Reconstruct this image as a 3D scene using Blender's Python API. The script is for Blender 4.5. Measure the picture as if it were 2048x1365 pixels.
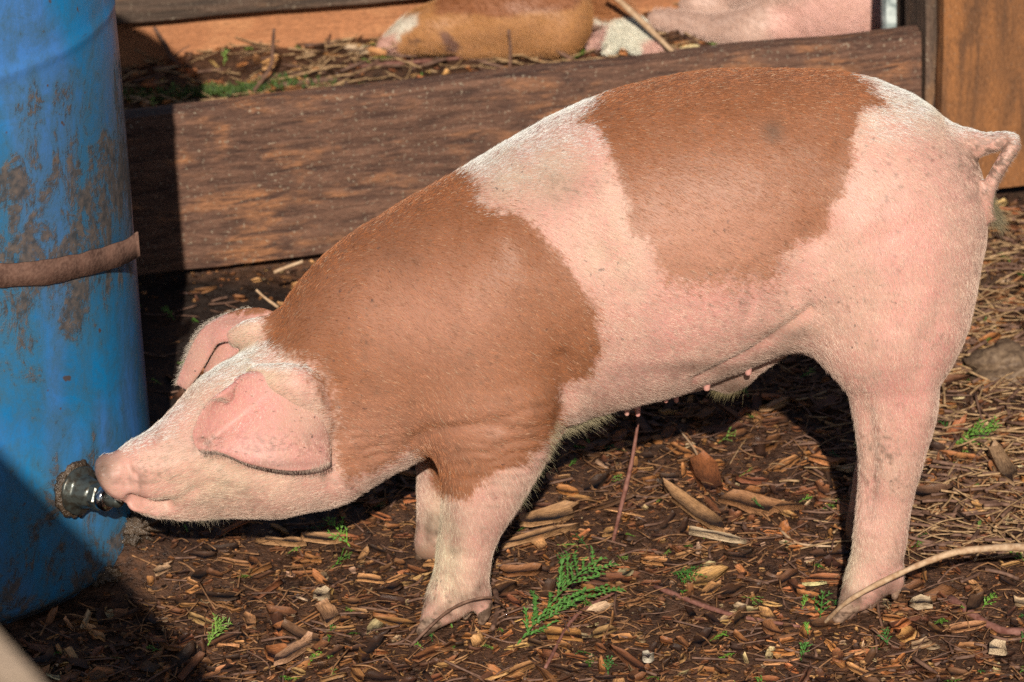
import bpy, math, random
import numpy as np
from mathutils import Matrix, Vector
random.seed(7); rng = np.random.default_rng(11)
for o in list(bpy.data.objects): bpy.data.objects.remove(o)
scene = bpy.context.scene

# ---------------------------------------------------------------- camera
PITCH = math.radians(25); ROLL = 0.042; FPX = 8533.0; DIST = 4.74
cF = np.array([0, math.cos(PITCH), -math.sin(PITCH)]); cU = np.array([0, math.sin(PITCH), math.cos(PITCH)]); cR = np.array([1., 0, 0])
camR = cR*math.cos(ROLL) - cU*math.sin(ROLL); camU = cU*math.cos(ROLL) + cR*math.sin(ROLL)
CAM = np.array([0, 0, .311]) - cF*DIST
cd = bpy.data.cameras.new('camera'); cam = bpy.data.objects.new('camera', cd); scene.collection.objects.link(cam)
m = Matrix.Identity(4)
for i in range(3): m[i][0] = camR[i]; m[i][1] = camU[i]; m[i][2] = -cF[i]; m[i][3] = CAM[i]
cam.matrix_world = m
cd.lens = 150; cd.sensor_width = 36; cd.clip_end = 500; cd.clip_start = .05
cd.dof.use_dof = True; cd.dof.focus_distance = DIST-.1; cd.dof.aperture_fstop = 9.0
scene.camera = cam
# ---------------------------------------------------------------- light
SUN_EL = math.radians(32)
w = bpy.data.worlds.new("World"); scene.world = w; w.use_nodes = True
wn = w.node_tree.nodes; sky = wn.new('ShaderNodeTexSky'); sky.sky_type = 'NISHITA'; sky.sun_disc = False
sky.sun_elevation = SUN_EL; sky.sun_rotation = math.pi
bg = wn['Background']; bg.inputs[1].default_value = 0.05
w.node_tree.links.new(sky.outputs[0], bg.inputs[0])
sd = bpy.data.lights.new('sun', 'SUN'); sd.energy = 5.0; sd.angle = math.radians(.5); sd.color = (1, .92, .79)
so = bpy.data.objects.new('sun', sd); scene.collection.objects.link(so); so.rotation_euler = (math.pi/2-SUN_EL, 0, 0)
scene.view_settings.view_transform = 'Standard'; scene.view_settings.look = 'None'; scene.view_settings.exposure = 0.0
scene.view_settings.gamma = 1
scene.cycles.max_bounces = 6; scene.cycles.diffuse_bounces = 2
scene.cycles.use_denoising = False

# ---------------------------------------------------------------- helpers: picture plan
def ray(u, v): return cF*FPX + camR*(u-1024) + camU*(682.5-v)
def P(u, v, Y): d = ray(u, v); return CAM + d*(Y-CAM[1])/d[1]
def G(u, v, Z=0.0): d = ray(u, v); return CAM + d*(Z-CAM[2])/d[2]
def proj(Q):
    q = np.asarray(Q)-CAM; w_ = q@cF
    return 1024+FPX*(q@camR)/w_, 682.5-FPX*(q@camU)/w_
def depth(p): return float((np.asarray(p)-CAM)@cF)
def pxm(r, p): return r*depth(p)/FPX          # r pixels at the distance of p, in metres

def _h(ix, iy, s):
    n = (ix.astype(np.int64)*374761393 + iy.astype(np.int64)*668265263 + s*1442695041) & 0xffffffff
    n = ((n ^ (n >> 13))*1274126177) & 0xffffffff
    return ((n ^ (n >> 16)) & 0xffff)/65535.0
def vn(x, y, s=0):
    x = np.asarray(x, float); y = np.asarray(y, float)
    ix = np.floor(x); iy = np.floor(y); fx = x-ix; fy = y-iy; fx = fx*fx*(3-2*fx); fy = fy*fy*(3-2*fy)
    a = _h(ix, iy, s); b = _h(ix+1, iy, s); c = _h(ix, iy+1, s); d = _h(ix+1, iy+1, s)
    return (a*(1-fx)+b*fx)*(1-fy)+(c*(1-fx)+d*fx)*fy-.5
def fbm(x, y, s=0, o=4):
    t = 0; a = 1
    for i in range(o): t = t+a*vn(x*2**i, y*2**i, s+i*7); a *= .5
    return t
def sstep(a, b, x): t = np.clip((x-a)/(b-a), 0, 1); return t*t*(3-2*t)

# fence line (a vertical plane through two points of the lower plank's top edge)
ZT = .25
FA = G(250, 235, ZT); FB = G(1840, 66, ZT); fd = (FB-FA); fd /= np.linalg.norm(fd); fn = np.array([-fd[1], fd[0], 0]); fn /= np.linalg.norm(fn)
def onF(u, v, off=0): q = ray(u, v); return CAM + q*(((FA-CAM)@fn+off)/(q@fn))
def fs(x, y): return (x-FA[0])*fn[0]+(y-FA[1])*fn[1]      # distance behind the fence
MND = G(258, 1135)
def ground_z(x, y):
    z = .018*fbm(x*3, y*3, 3, 3)+.016*fbm(x*11, y*11, 5, 4)+.006*np.abs(fbm(x*34, y*34, 15, 3))
    fl_ = 0
    for fx, fy, rr_ in ((-.105, -.095, .07), (.377, -.098, .07), (-.11, .09, .06), (.37, .095, .06), (.2, -.15, .05)): fl_ = np.maximum(fl_, sstep(rr_*1.8, rr_*.7, np.hypot(x-fx, y-fy)))
    z = z*(1-fl_)-.002*fl_
    back = sstep(.02, .12, fs(x, y))
    return z + back*.085 + .035*np.exp(-(((x-MND[0])/.055)**2+((y-MND[1])/.05)**2))

def seg_dist(u, v, poly):
    d = np.full(u.shape, 1e9); poly = np.asarray(poly, float)
    for a, b in zip(poly[:-1], poly[1:]):
        ab = b-a; t = np.clip(((u-a[0])*ab[0]+(v-a[1])*ab[1])/(ab@ab+1e-9), 0, 1); d = np.minimum(d, np.hypot(u-a[0]-t*ab[0], v-a[1]-t*ab[1]))
    return d
def poly_sd(u, v, poly):
    """signed distance, positive inside"""
    poly = np.asarray(poly, float); pc = np.vstack([poly, poly[:1]]); ins = np.zeros(u.shape, bool)
    for a, b in zip(pc[:-1], pc[1:]):
        c = ((a[1] > v) != (b[1] > v)); 
        with np.errstate(divide='ignore', invalid='ignore'): xi = (b[0]-a[0])*(v-a[1])/(b[1]-a[1]+1e-12)+a[0]
        ins ^= c & (u < xi)
    d = seg_dist(u, v, pc); return np.where(ins, d, -d)
# ---------------------------------------------------------------- helpers: objects
def link(o, parent=None):
    scene.collection.objects.link(o)
    if parent is not None: o.parent = parent
    return o
def tag(o, label=None, cat=None, group=None, kind=None):
    if label: o['label'] = label
    if cat: o['category'] = cat
    if group: o['group'] = group
    if kind: o['kind'] = kind
    return o
def mesh_obj(name, V, F, mats, parent=None, smooth=True, attrs=None):
    me = bpy.data.meshes.new(name)
    V = np.asarray(V, float)
    if isinstance(F, np.ndarray):
        n, k = F.shape; me.vertices.add(len(V)); me.vertices.foreach_set('co', V.ravel())
        me.loops.add(n*k); me.loops.foreach_set('vertex_index', F.ravel().astype(np.int32))
        me.polygons.add(n); me.polygons.foreach_set('loop_start', np.arange(0, n*k, k, dtype=np.int32))
        me.update(calc_edges=True)
    else:
        me.from_pydata(V.tolist(), [], F)
    for a, (t, d) in (attrs or {}).items():
        at = me.attributes.new(a, t, 'POINT')
        at.data.foreach_set({'FLOAT': 'value', 'FLOAT_COLOR': 'color', 'FLOAT_VECTOR': 'vector'}[t], np.asarray(d, float).ravel())
    if smooth: me.polygons.foreach_set('use_smooth', [True]*len(me.polygons))
    me.validate(); me.update()
    if not isinstance(mats, (list, tuple)): mats = [mats]
    for mt in mats: me.materials.append(mt)
    return link(bpy.data.objects.new(name, me), parent)
def empty(name, loc=(0, 0, 0)):
    o = bpy.data.objects.new(name, None); o.location = tuple(loc); o.empty_display_size = .05; return link(o)
def put(o, root):                                            # parent a world-space mesh under an Empty
    o.parent = root; o.matrix_parent_inverse = Matrix.Translation(-root.location); return o

class Mat:
    def __init__(s, name, rough=.7, spec=.4):
        s.m = bpy.data.materials.new(name); s.m.use_nodes = True; s.n = s.m.node_tree.nodes; s.l = s.m.node_tree.links
        s.b = s.n['Principled BSDF']; s.b.inputs['Roughness'].default_value = rough; s.b.inputs['Specular IOR Level'].default_value = spec
    def node(s, t, **k):
        n = s.n.new(t)
        for a, b in k.items(): setattr(n, a, b)
        return n
    def ln(s, a, b): s.l.new(a, b)
    def coord(s, scale=(1, 1, 1), attr=None, rot=(0, 0, 0)):
        mp = s.node('ShaderNodeMapping'); mp.inputs['Scale'].default_value = scale; mp.inputs['Rotation'].default_value = rot
        if attr: t = s.node('ShaderNodeAttribute', attribute_name=attr); s.ln(t.outputs['Vector'], mp.inputs[0])
        else: t = s.node('ShaderNodeTexCoord'); s.ln(t.outputs['Object'], mp.inputs[0])
        return mp.outputs[0]
    def noise(s, co, scale=5, detail=4, rough=.5, dist=0):
        n = s.node('ShaderNodeTexNoise'); n.inputs['Scale'].default_value = scale; n.inputs['Detail'].default_value = detail
        n.inputs['Roughness'].default_value = rough; n.inputs['Distortion'].default_value = dist; s.ln(co, n.inputs['Vector']); return n.outputs['Fac']
    def ramp(s, f, stops):
        r = s.node('ShaderNodeValToRGB'); e = r.color_ramp.elements
        while len(e) < len(stops): e.new(.5)
        for i, (p, c) in enumerate(stops):
            e[i].position = p; e[i].color = (c, c, c, 1) if isinstance(c, (int, float)) else (*c, 1)
        s.ln(f, r.inputs[0]); return r.outputs[0]
    def mix(s, f, a, b, mode='MIX'):
        n = s.node('ShaderNodeMix', data_type='RGBA', blend_type=mode)
        for sock, val in ((n.inputs[0], f), (n.inputs[6], a), (n.inputs[7], b)):
            if hasattr(val, 'links') or isinstance(val, bpy.types.NodeSocket): s.ln(val, sock)
            elif isinstance(val, (int, float)): sock.default_value = val if sock == n.inputs[0] else (val, val, val, 1)
            else: sock.default_value = (*val, 1)
        return n.outputs[2]
    def math(s, op, a, b=0.0, clamp=False):
        n = s.node('ShaderNodeMath', operation=op); n.use_clamp = clamp
        for i, val in enumerate((a, b)):
            if isinstance(val, bpy.types.NodeSocket): s.ln(val, n.inputs[i])
            else: n.inputs[i].default_value = val
        return n.outputs[0]
    def col(s, c):
        if isinstance(c, bpy.types.NodeSocket): s.ln(c, s.b.inputs['Base Color'])
        else: s.b.inputs['Base Color'].default_value = (*c, 1)
    def bump(s, h, strength=.5, dist=.002):
        n = s.node('ShaderNodeBump'); n.inputs['Strength'].default_value = strength; n.inputs['Distance'].default_value = dist
        s.ln(h, n.inputs['Height']); s.ln(n.outputs[0], s.b.inputs['Normal']); return s
    def sep(s, co):
        n = s.node('ShaderNodeSeparateXYZ'); s.ln(co, n.inputs[0]); return n.outputs

# ---------------------------------------------------------------- materials
def wood(name, dark, mid, hi, patch=.5, grain=(3, 40, 40), rough=.75, speck=.5):
    M = Mat(name, rough, .3); co = M.coord(grain)
    g = M.noise(co, 3.2, 8, .65, .6); big = M.noise(M.coord((5, 12, 12)), 1.6, 5, .6, .4); fine = M.noise(M.coord((30, 110, 110)), 4, 3, .6)
    c = M.mix(M.ramp(g, [(.35, 0), (.62, 1)]), dark, mid)
    pm = M.math('MULTIPLY', M.ramp(big, [(patch, 0), (patch+.16, 1)]), M.ramp(g, [(.42, .0), (.56, 1)]))
    c = M.mix(pm, c, hi)
    sp = M.noise(M.coord((1, 1, 1)), 210, 2, .6)
    c = M.mix(M.math('MULTIPLY', M.ramp(sp, [(.62, 0), (.69, 1)]), speck), c, (.42, .34, .25))
    c = M.mix(M.ramp(fine, [(.3, .45), (.6, 0)]), c, (.02, .013, .01))
    M.col(c); M.bump(M.math('ADD', g, M.math('MULTIPLY', fine, .5)), .8, .004); return M.m
W_PLANK = wood('weathered_plank', (.075, .038, .028), (.22, .112, .073), (.44, .19, .085), .50, (4.5, 30, 30), speck=.75)
W_GATE = wood('stained_board', (.15, .07, .034), (.27, .115, .045), (.34, .14, .05), .4, (2.0, 12, 12), speck=.15)
W_POST = wood('post_wood', (.06, .042, .032), (.16, .10, .07), (.28, .15, .08), .55, (2.2, 26, 26))
W_BACK = wood('orange_board', (.42, .17, .075), (.52, .22, .10), (.6, .28, .13), .5, (1.2, 12, 12), speck=.1)
W_BEIGE = wood('plywood', (.42, .31, .22), (.46, .34, .25), (.5, .38, .28), .5, (2, 14, 14), speck=0)

def soil():
    M = Mat('soil', .55, .5); co = M.coord()
    a = M.noise(co, 9, 6, .65); b = M.noise(co, 70, 6, .7); c = M.noise(co, 260, 3, .6)
    k = M.mix(M.ramp(b, [(.35, 0), (.65, 1)]), (.024, .011, .006), (.13, .055, .025))
    k = M.mix(M.ramp(a, [(.5, 0), (.75, .6)]), k, (.035, .026, .018))
    k = M.mix(M.ramp(c, [(.62, 0), (.72, .8)]), k, (.34, .15, .06))
    wt = M.node('ShaderNodeAttribute', attribute_name='darkish').outputs['Fac']; k = M.mix(M.math('MULTIPLY', wt, .85), k, (.008, .005, .004))  # mixes the soil towards near black inside the patch
    M.col(k); M.ln(M.ramp(b, [(.35, .3), (.6, .8)]), M.b.inputs['Roughness'])
    M.bump(M.math('ADD', b, M.math('MULTIPLY', c, .6)), 1, .006); return M.m
SOIL = soil()
def chipmat():
    M = Mat('wood_chip', .5, .45); at = M.node('ShaderNodeAttribute', attribute_name='tint')
    g = M.noise(M.coord((1, 9, 9), 'grain'), 90, 4, .7); m2 = M.noise(M.coord(), 120, 3, .6)
    c = M.mix(M.ramp(g, [(.38, .6), (.58, 0)]), at.outputs['Color'], (.05, .022, .011))
    c = M.mix(M.ramp(m2, [(.56, 0), (.7, .35)]), c, (.06, .03, .016))
    M.col(c); M.bump(g, .7, .0015); M.ln(M.ramp(m2, [(.4, .7), (.65, .28)]), M.b.inputs['Roughness']); return M.m
CHIP = chipmat()
def leafmat():
    M = Mat('green_leaf', .5, .4); at = M.node('ShaderNodeAttribute', attribute_name='tint')
    n = M.noise(M.coord(), 300, 2, .5); M.col(M.mix(M.ramp(n, [(.4, .4), (.6, 0)]), at.outputs['Color'], (.03, .06, .01)))
    M.b.inputs['Transmission Weight'].default_value = 0; M.b.inputs['Subsurface Weight'].default_value = .15; M.b.inputs['Subsurface Radius'].default_value = (.002, .003, .001); return M.m
LEAF = leafmat()
def bark(name, c1, c2):
    M = Mat(name, .65, .35); g = M.noise(M.coord(), 130, 5, .6); M.col(M.mix(M.ramp(g, [(.35, 0), (.65, 1)]), c1, c2)); M.bump(g, .6, .001); return M.m
BARK = bark('twig_bark', (.09, .045, .03), (.22, .12, .08)); BARK_P = bark('pale_twig', (.38, .22, .12), (.6, .42, .27)); BARK_R = bark('red_twig', (.14, .05, .035), (.28, .13, .10))
FIBRE = bark('bark_fibre', (.09, .04, .018), (.36, .18, .08)); STRAW = bark('straw_bits', (.20, .11, .05), (.50, .32, .17)); STONE = bark('stone', (.09, .055, .035), (.22, .145, .09))

def barrelmat():
    M = Mat('blue_drum_plastic', .42, .5); co = M.coord(); X, Y, Z = M.sep(co)
    n1 = M.noise(M.coord((1, 1, .7), rot=(.3, .4, 0)), 11, 9, .74, 1.2); n2 = M.noise(M.coord((30, 30, 12)), 1.1, 9, .75, 1.0); n3 = M.noise(co, 90, 4, .6); n4 = M.noise(co, 3.2, 3, .5)
    sc = M.noise(M.coord((20, 20, 140), rot=(0, .5, .4)), 1.2, 3, .6)
    blue = M.mix(M.ramp(n4, [(.4, 0), (.6, 1)]), (.005, .160, .42), (.009, .22, .52))
    fade = M.ramp(M.noise(M.coord((9, 9, 3)), .9, 2, .4), [(.52, 0), (.6, .55)])
    blue = M.mix(fade, blue, (.10, .21, .58))
    # dirt: a wide band at mid height, and the splashed foot
    band = M.math('SUBTRACT', 1.0, M.math('MULTIPLY', M.math('ABSOLUTE', M.math('SUBTRACT', Z, .46)), 4.6), True)
    foot = M.math('SUBTRACT', 1.0, M.math('MULTIPLY', Z, 4.5), True)
    amt = M.math('MAXIMUM', band, M.math('MULTIPLY', foot, .8))
    n5 = M.noise(co, 34, 8, .8, .6)
    t = M.math('ADD', M.math('ADD', M.math('MULTIPLY', n1, .42), M.math('ADD', M.math('MULTIPLY', n2, .28), M.math('MULTIPLY', n5, .30))), M.math('MULTIPLY', amt, .12))
    dirt = M.ramp(t, [(.572, 0), (.61, .85)])
    thin = M.ramp(t, [(.44, 0), (.57, .7)])
    dcol = M.mix(M.ramp(n3, [(.35, 0), (.65, 1)]), (.04, .03, .022), (.155, .10, .063))
    c = M.mix(thin, blue, (.055, .12, .15)); c = M.mix(dirt, c, dcol)
    sp = M.ramp(M.noise(co, 45, 2, .5), [(.70, 0), (.73, .9)]); c = M.mix(sp, c, (.09, .055, .04))
    scr = M.ramp(sc, [(.70, 0), (.74, .35)]); c = M.mix(scr, c, (.03, .06, .1))
    M.col(c); M.ln(M.mix(dirt, .38, .85), M.b.inputs['Roughness']); M.bump(M.math('ADD', dirt, M.math('MULTIPLY', n3, .4)), .5, .0012); return M.m
BLUE = barrelmat()
def rust():
    M = Mat('rusty_strap', .85, .2); co = M.coord(); a = M.noise(co, 40, 6, .65); b = M.noise(co, 260, 3, .6)
    M.col(M.mix(M.ramp(b, [(.4, 0), (.65, .5)]), M.mix(M.ramp(a, [(.35, 0), (.65, 1)]), (.08, .042, .032), (.19, .10, .072)), (.26, .15, .11))); M.bump(b, .6, .001); return M.m
RUST = rust()
def metal(name, c, r, met=1.0):
    M = Mat(name, r, .5); M.b.inputs['Metallic'].default_value = met; n = M.noise(M.coord(), 120, 4, .6)
    M.col(M.mix(M.ramp(n, [(.45, 0), (.62, .8)]), c, (.05, .035, .022))); M.bump(n, .5, .001); return M.m
IRON = metal('wet_iron', (.10, .11, .10), .32, .6); CHROME = metal('bright_steel', (.6, .6, .62), .12)
def mudmat():
    M = Mat('wet_mud', .3, .6); co = M.coord(); a = M.noise(co, 60, 6, .7); b = M.noise(co, 200, 3, .6)
    M.col(M.mix(M.ramp(a, [(.35, 0), (.65, 1)]), (.025, .016, .01), (.13, .085, .055))); M.bump(M.math('ADD', a, b), 1, .004); return M.m
MUD = mudmat()

# ---------------------------------------------------------------- ground
DARKP = np.array([G(*p_)[:2] for p_ in ((200, 600), (380, 556), (560, 566), (660, 600), (760, 800), (700, 1010), (560, 1060), (300, 1060), (200, 900))])  # outline of the near-black soil patch between head and plank, fewer chips
def darkish(x, y): return sstep(-.03, .03, -0.0+poly_sd(np.asarray(x)+.03*fbm(np.asarray(x)*18, np.asarray(y)*18, 4, 3), np.asarray(y), DARKP))
FARG = [2.8, 4, 6, 9, 14, 22, 35, 60]
gx = np.concatenate([-np.array(FARG[::-1]), np.linspace(-1.9, 1.9, 420), FARG]); gy = np.concatenate([-np.array(FARG[::-1])-.6, np.linspace(-1.6, 2.7, 470), np.array(FARG)+1.])
GX, GY = np.meshgrid(gx, gy, indexing='ij'); GZ = ground_z(GX, GY)
idx = np.arange(GX.size).reshape(GX.shape)
Q = np.stack([idx[:-1, :-1], idx[1:, :-1], idx[1:, 1:], idx[:-1, 1:]], -1).reshape(-1, 4)
g = mesh_obj('ground', np.stack([GX, GY, GZ], -1).reshape(-1, 3), Q, SOIL, attrs={'darkish': ('FLOAT', darkish(GX.ravel(), GY.ravel()))}); g['kind'] = 'structure'

# ---------------------------------------------------------------- boards
def board(name, p0, along, up, L, H, T, mat, parent=None, seed=0, nx=90, wob=.003):
    """box from corner p0 along / up, thickness T towards the back; local X runs along the longer side of the grain"""
    p0 = np.asarray(p0, float); a = np.asarray(along, float); a /= np.linalg.norm(a); b = np.asarray(up, float); b = b-a*(a@b); b /= np.linalg.norm(b)
    c = np.cross(a, b); c = -c if c@fn < 0 else c
    prof = []
    nh = 10; e = .0035
    for i in range(nh+1): prof.append((0 if 0 < i < nh else e*.6, H*i/nh if 0 < i < nh else (e*.6 if i == 0 else H-e*.6)))
    prof += [(T*.5, H), (T-e, H), (T, H-e), (T, H*.5), (T, e), (T-e, 0), (T*.5, 0)]
    n = len(prof); V = []
    xs = np.linspace(0, L, nx)
    for i, x in enumerate(xs):
        for j, (t, h) in enumerate(prof):
            wz = wob*1.6*float(fbm(x*7, seed+ (3 if h > H/2 else 0), seed, 4)); wt = wob*.5*float(fbm(x*9, h*20, seed+5, 3))
            V.append((x, t+wt, h+wz))
    V = np.array(V); F = []
    for i in range(nx-1):
        for j in range(n): F.append([i*n+j, (i+1)*n+j, (i+1)*n+(j+1) % n, i*n+(j+1) % n])
    F.append(list(range(n))[::-1]); F.append([(nx-1)*n+j for j in range(n)])
    if np.linalg.det(np.stack([a, c, b], 1)) > 0: F = [f[::-1] for f in F]
    o = mesh_obj(name, V, F, mat, None, smooth=False)
    mm = Matrix.Identity(4)
    for k in range(3): mm[k][0] = a[k]; mm[k][1] = c[k]; mm[k][2] = b[k]; mm[k][3] = p0[k]
    if parent is not None: put(o, parent)
    o.matrix_world = mm
    if parent is not None: o.matrix_basis = mm; 
    return o
Zu = np.array([0, 0, 1.])
fpt = lambda s, z, off=0: FA*[1, 1, 0]+fd*[1, 1, 0]*s+fn*off+Zu*z
fdh = np.array([fd[0], fd[1], 0]); fdh /= np.linalg.norm(fdh)
sx = lambda u, v, off=0: float((onF(u, v, off)-FA)@fdh)
pl = board('fence_plank', fpt(-.9, .022), fdh, Zu, .9+sx(1843, 100), ZT-.022, .032, W_PLANK, seed=1, nx=160)
tag(pl, 'wide dark weathered plank along the bottom of the pen fence, behind the standing pig', 'plank')
s_post = sx(1846, 120)
po = board('fence_post', fpt(s_post, -.05, -.012), Zu, fdh, 1.25, .10, .10, W_POST, seed=8, nx=70)
tag(po, 'narrow dark brown fence post between the plank and the broad orange board', 'post')
s_g = sx(1884, 100, -.045)
ga = board('gate_board', fpt(s_g, .03, -.045), Zu, fdh, 1.2, .30, .03, W_GATE, seed=9, nx=70)
tag(ga, 'broad upright orange brown board at the right edge, behind the curled tail', 'board')
s_b = sx(1795, 20, .16)
ba = board('fence_batten', fpt(s_b, .07, .16), Zu, fdh, 1.1, .055, .03, W_POST, seed=12, nx=60)
tag(ba, 'short brown batten standing behind the plank end, beside the pink sleeping piglet', 'batten')
WHT = Mat('white_paint', .6); WHT.col(WHT.mix(WHT.ramp(WHT.noise(WHT.coord(), 60, 4, .6), [(.4, 0), (.6, 1)]), (.25, .30, .30), (.62, .68, .66))); WHT = WHT.m
pb = board('painted_edge', fpt(s_b-.016, .07, .162), Zu, fdh, 1.1, .0145, .024, WHT, seed=13, nx=60)
put(pb, ba); pb.matrix_parent_inverse = ba.matrix_world.inverted(); 
# back wall board behind the sleeping piglets
q0 = G(235, 132, .085); q1 = G(700, 92, .085); bd = (q1-q0)*[1, 1, 0]; bd /= np.linalg.norm(bd)
bk = board('back_board', q0-bd*.9+Zu*-.02, bd, Zu, 3.6, .30, .03, W_BACK, seed=15, nx=110)
tag(bk, 'smooth orange wooden board at the back of the neighbouring pen', 'board')
bn = np.cross(bd, Zu); bn = bn if bn[1] > 0 else -bn
def onB(u, v, off=-.034): q_ = ray(u, v); return CAM + q_*(((q0-CAM)@bn+off)/(q_@bn))
r0_, r1_ = onB(235, 50), onB(850, 0); rd = (r1_-r0_)/np.linalg.norm(r1_-r0_)
rl = board('wall_rail', r0_-rd*.8, rd, Zu, 3.4, .2, .03, W_POST, seed=4, nx=120)
tag(rl, 'brown weathered board above the orange board at the top left corner', 'board')

# plywood panel close to the camera, its sloping top edge casts the diagonal shadow
s_dir = np.array([0, math.cos(SUN_EL), -math.sin(SUN_EL)])
g1 = G(200, 1095); g2 = G(440, 1365)
n1 = np.cross(g2-g1, s_dir); n2 = np.cross(ray(0, 1270), ray(85, 1365)); Ld = np.cross(n1, n2); Ld /= np.linalg.norm(Ld)
if Ld[0] < 0: Ld = -Ld
q = ray(40, 1315); P0 = CAM + q*((n1@(g1-CAM))/(n1@q))
e0 = P0-Ld*.75; e1 = P0+Ld*.62; pn = np.cross(Ld, Zu); pn /= np.linalg.norm(pn)
if pn[1] < 0: pn = -pn
t_ = -pn*.018
Vp = [e0, e1, e1*[1, 1, 0], e0*[1, 1, 0]]; Vp = Vp+[v+t_ for v in Vp]
pp = mesh_obj('plywood_panel', Vp, [[3, 2, 1, 0], [4, 5, 6, 7], [0, 4, 5, 1], [1, 5, 6, 2], [2, 6, 7, 3], [3, 7, 4, 0]], W_BEIGE, smooth=False)
tag(pp, 'blurred beige plywood panel in the near lower left corner', 'panel')

# ---------------------------------------------------------------- tubes / twigs
def catmull(pts, n=6):
    pts = np.asarray(pts, float); p = np.vstack([2*pts[0]-pts[1], pts, 2*pts[-1]-pts[-2]]); out = []
    for i in range(1, len(p)-2):
        for k in range(n):
            t = k/n; out.append(.5*((2*p[i])+(-p[i-1]+p[i+1])*t+(2*p[i-1]-5*p[i]+4*p[i+1]-p[i+2])*t*t+(-p[i-1]+3*p[i]-3*p[i+1]+p[i+2])*t**3))
    out.append(pts[-1]); return np.array(out)
def tube_vf(pts, r, seg=7, base=0, knots=0):
    pts = np.asarray(pts, float); n = len(pts); r = np.broadcast_to(r, (n,)).astype(float).copy()
    if knots: r = r*(1+knots*rng.uniform(-1, 1, n))
    T = np.gradient(pts, axis=0); T /= np.linalg.norm(T, axis=1)[:, None]+1e-12
    ref = np.array([0, 0, 1.]) if abs(T[0][2]) < .9 else np.array([1., 0, 0])
    V = []
    for i in range(n):
        a = np.cross(T[i], ref); a /= np.linalg.norm(a)+1e-12; b = np.cross(a, T[i])
        for k in range(seg):
            th = 2*math.pi*k/seg; V.append(pts[i]+r[i]*(a*math.cos(th)+b*math.sin(th)))
    F = [[base+i*seg+k, base+i*seg+(k+1) % seg, base+(i+1)*seg+(k+1) % seg, base+(i+1)*seg+k] for i in range(n-1) for k in range(seg)]
    F.append([base+k for k in range(seg)][::-1]); F.append([base+(n-1)*seg+k for k in range(seg)])
    return V, F
def tubes(name, chains, mat, parent=None, knots=.12):
    V = []; F = []
    for pts, r in chains:
        pts = catmull(pts, 6); rr = np.interp(np.linspace(0, 1, len(pts)), np.linspace(0, 1, len(r)), r) if isinstance(r, (list, tuple)) else r
        v, f = tube_vf(pts, rr, base=len(V), knots=knots); V += v; F += f
    return mesh_obj(name, V, F, mat, parent)

# ---------------------------------------------------------------- barrel
R = .29
def cyl_err(cx, cy):
    th = np.linspace(0, 2*np.pi, 721); e = 0
    ring = lambda z: proj(np.stack([cx+R*np.cos(th), cy+R*np.sin(th), np.full_like(th, z)], -1))
    u, v = ring(.40); e += 30*(u.max()-266)**2
    u, v = ring(0.0)
    for (a, b) in ((21, 1271), (117, 1233)):
        s = (abs(u-a) < 12) & (v > np.median(v)); e += (v[s].mean()-b)**2 if s.any() else 1e6
    return e
best = min(((cyl_err(cx, cy), cx, cy) for cx in np.arange(-.80, -.60, .003) for cy in np.arange(-.15, .35, .01)))
BX, BY = best[1], best[2]; print('barrel', best)
ring_r = lambda z: R + .0022*math.exp(-((z-.66)/.008)**2) - .02*math.exp(-(z/.012)**2)
BH = .80
zs = sorted(set(list(np.linspace(0.0, BH, 70))+[.004, .01, .018, .645, .652, .656, .66, .664, .668, .675]))
SEG = 160; V = []; F = []
for z in zs:
    for k in range(SEG):
        th = 2*math.pi*k/SEG; r = ring_r(z)+.0022*float(vn(th*4, z*9, 3)); V.append((r*math.cos(th), r*math.sin(th), z))
n = len(zs)
F = [[i*SEG+k, i*SEG+(k+1) % SEG, (i+1)*SEG+(k+1) % SEG, (i+1)*SEG+k] for i in range(n-1) for k in range(SEG)]
F.append([(n-1)*SEG+k for k in range(SEG)])
barrel = empty('water_barrel', (BX, BY, 0)); tag(barrel, 'blue plastic water barrel smeared with mud at the left edge', 'barrel')
mesh_obj('drum', V, F, BLUE, barrel)
# rim at the top
th = np.linspace(0, 2*math.pi, 97)[:-1]
V, F = tube_vf(np.stack([R*np.cos(th), R*np.sin(th), np.full_like(th, BH)], -1), .010); mesh_obj('rim', V, F, BLUE, barrel)
# strap: tilted ribbon ring
V = []; F = []; SG = 220; TH0 = -math.radians(20)
zc = P(0, 545, BY-R*.6)[2]
def strap_z(thx): return zs0 + .035*math.cos(thx-math.radians(20)) - .0
# fit the strap's height through two picture points on the drum
def on_drum(u, v, rr=R):
    d = ray(u, v); a = d[0]**2+d[1]**2; ox = CAM[0]-BX; oy = CAM[1]-BY; b = 2*(ox*d[0]+oy*d[1]); c = ox*ox+oy*oy-rr*rr; D_ = b*b-4*a*c
    if D_ < 0: return None
    t = (-b-math.sqrt(D_))/(2*a); return CAM+d*t
A1 = on_drum(5, 550); A2 = on_drum(235, 490)
x1, x2 = A1[0]-BX, A2[0]-BX; kx = (A2[2]-A1[2])/(x2-x1)
for k in range(SG+1):
    th_ = TH0 - 2*math.pi*k/SG*.86 + .12
    x, y = math.cos(th_), math.sin(th_); zz = A1[2]+kx*(R*x-x1)
    tw = .0025*float(vn(k*.12, 0, 2))
    off = .003+.0012*float(fbm(k*.2, 3, 9, 3)) + (.016*max(0, 1-k/14)**2)
    for dz, o2 in ((.0145, 0), (.0, .0006), (-.0145, 0), (-.0145, .0022), (.0145, .0022)):
        rr = R+off+o2; V.append((rr*x, rr*y, zz+dz+tw + .0025*float(fbm(k*.35, dz*60, 4, 3)) - (.003*max(0, 1-k/16))))
for k in range(SG):
    for j in range(5): F.append([k*5+j, (k+1)*5+j, (k+1)*5+(j+1) % 5, k*5+(j+1) % 5])
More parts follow.
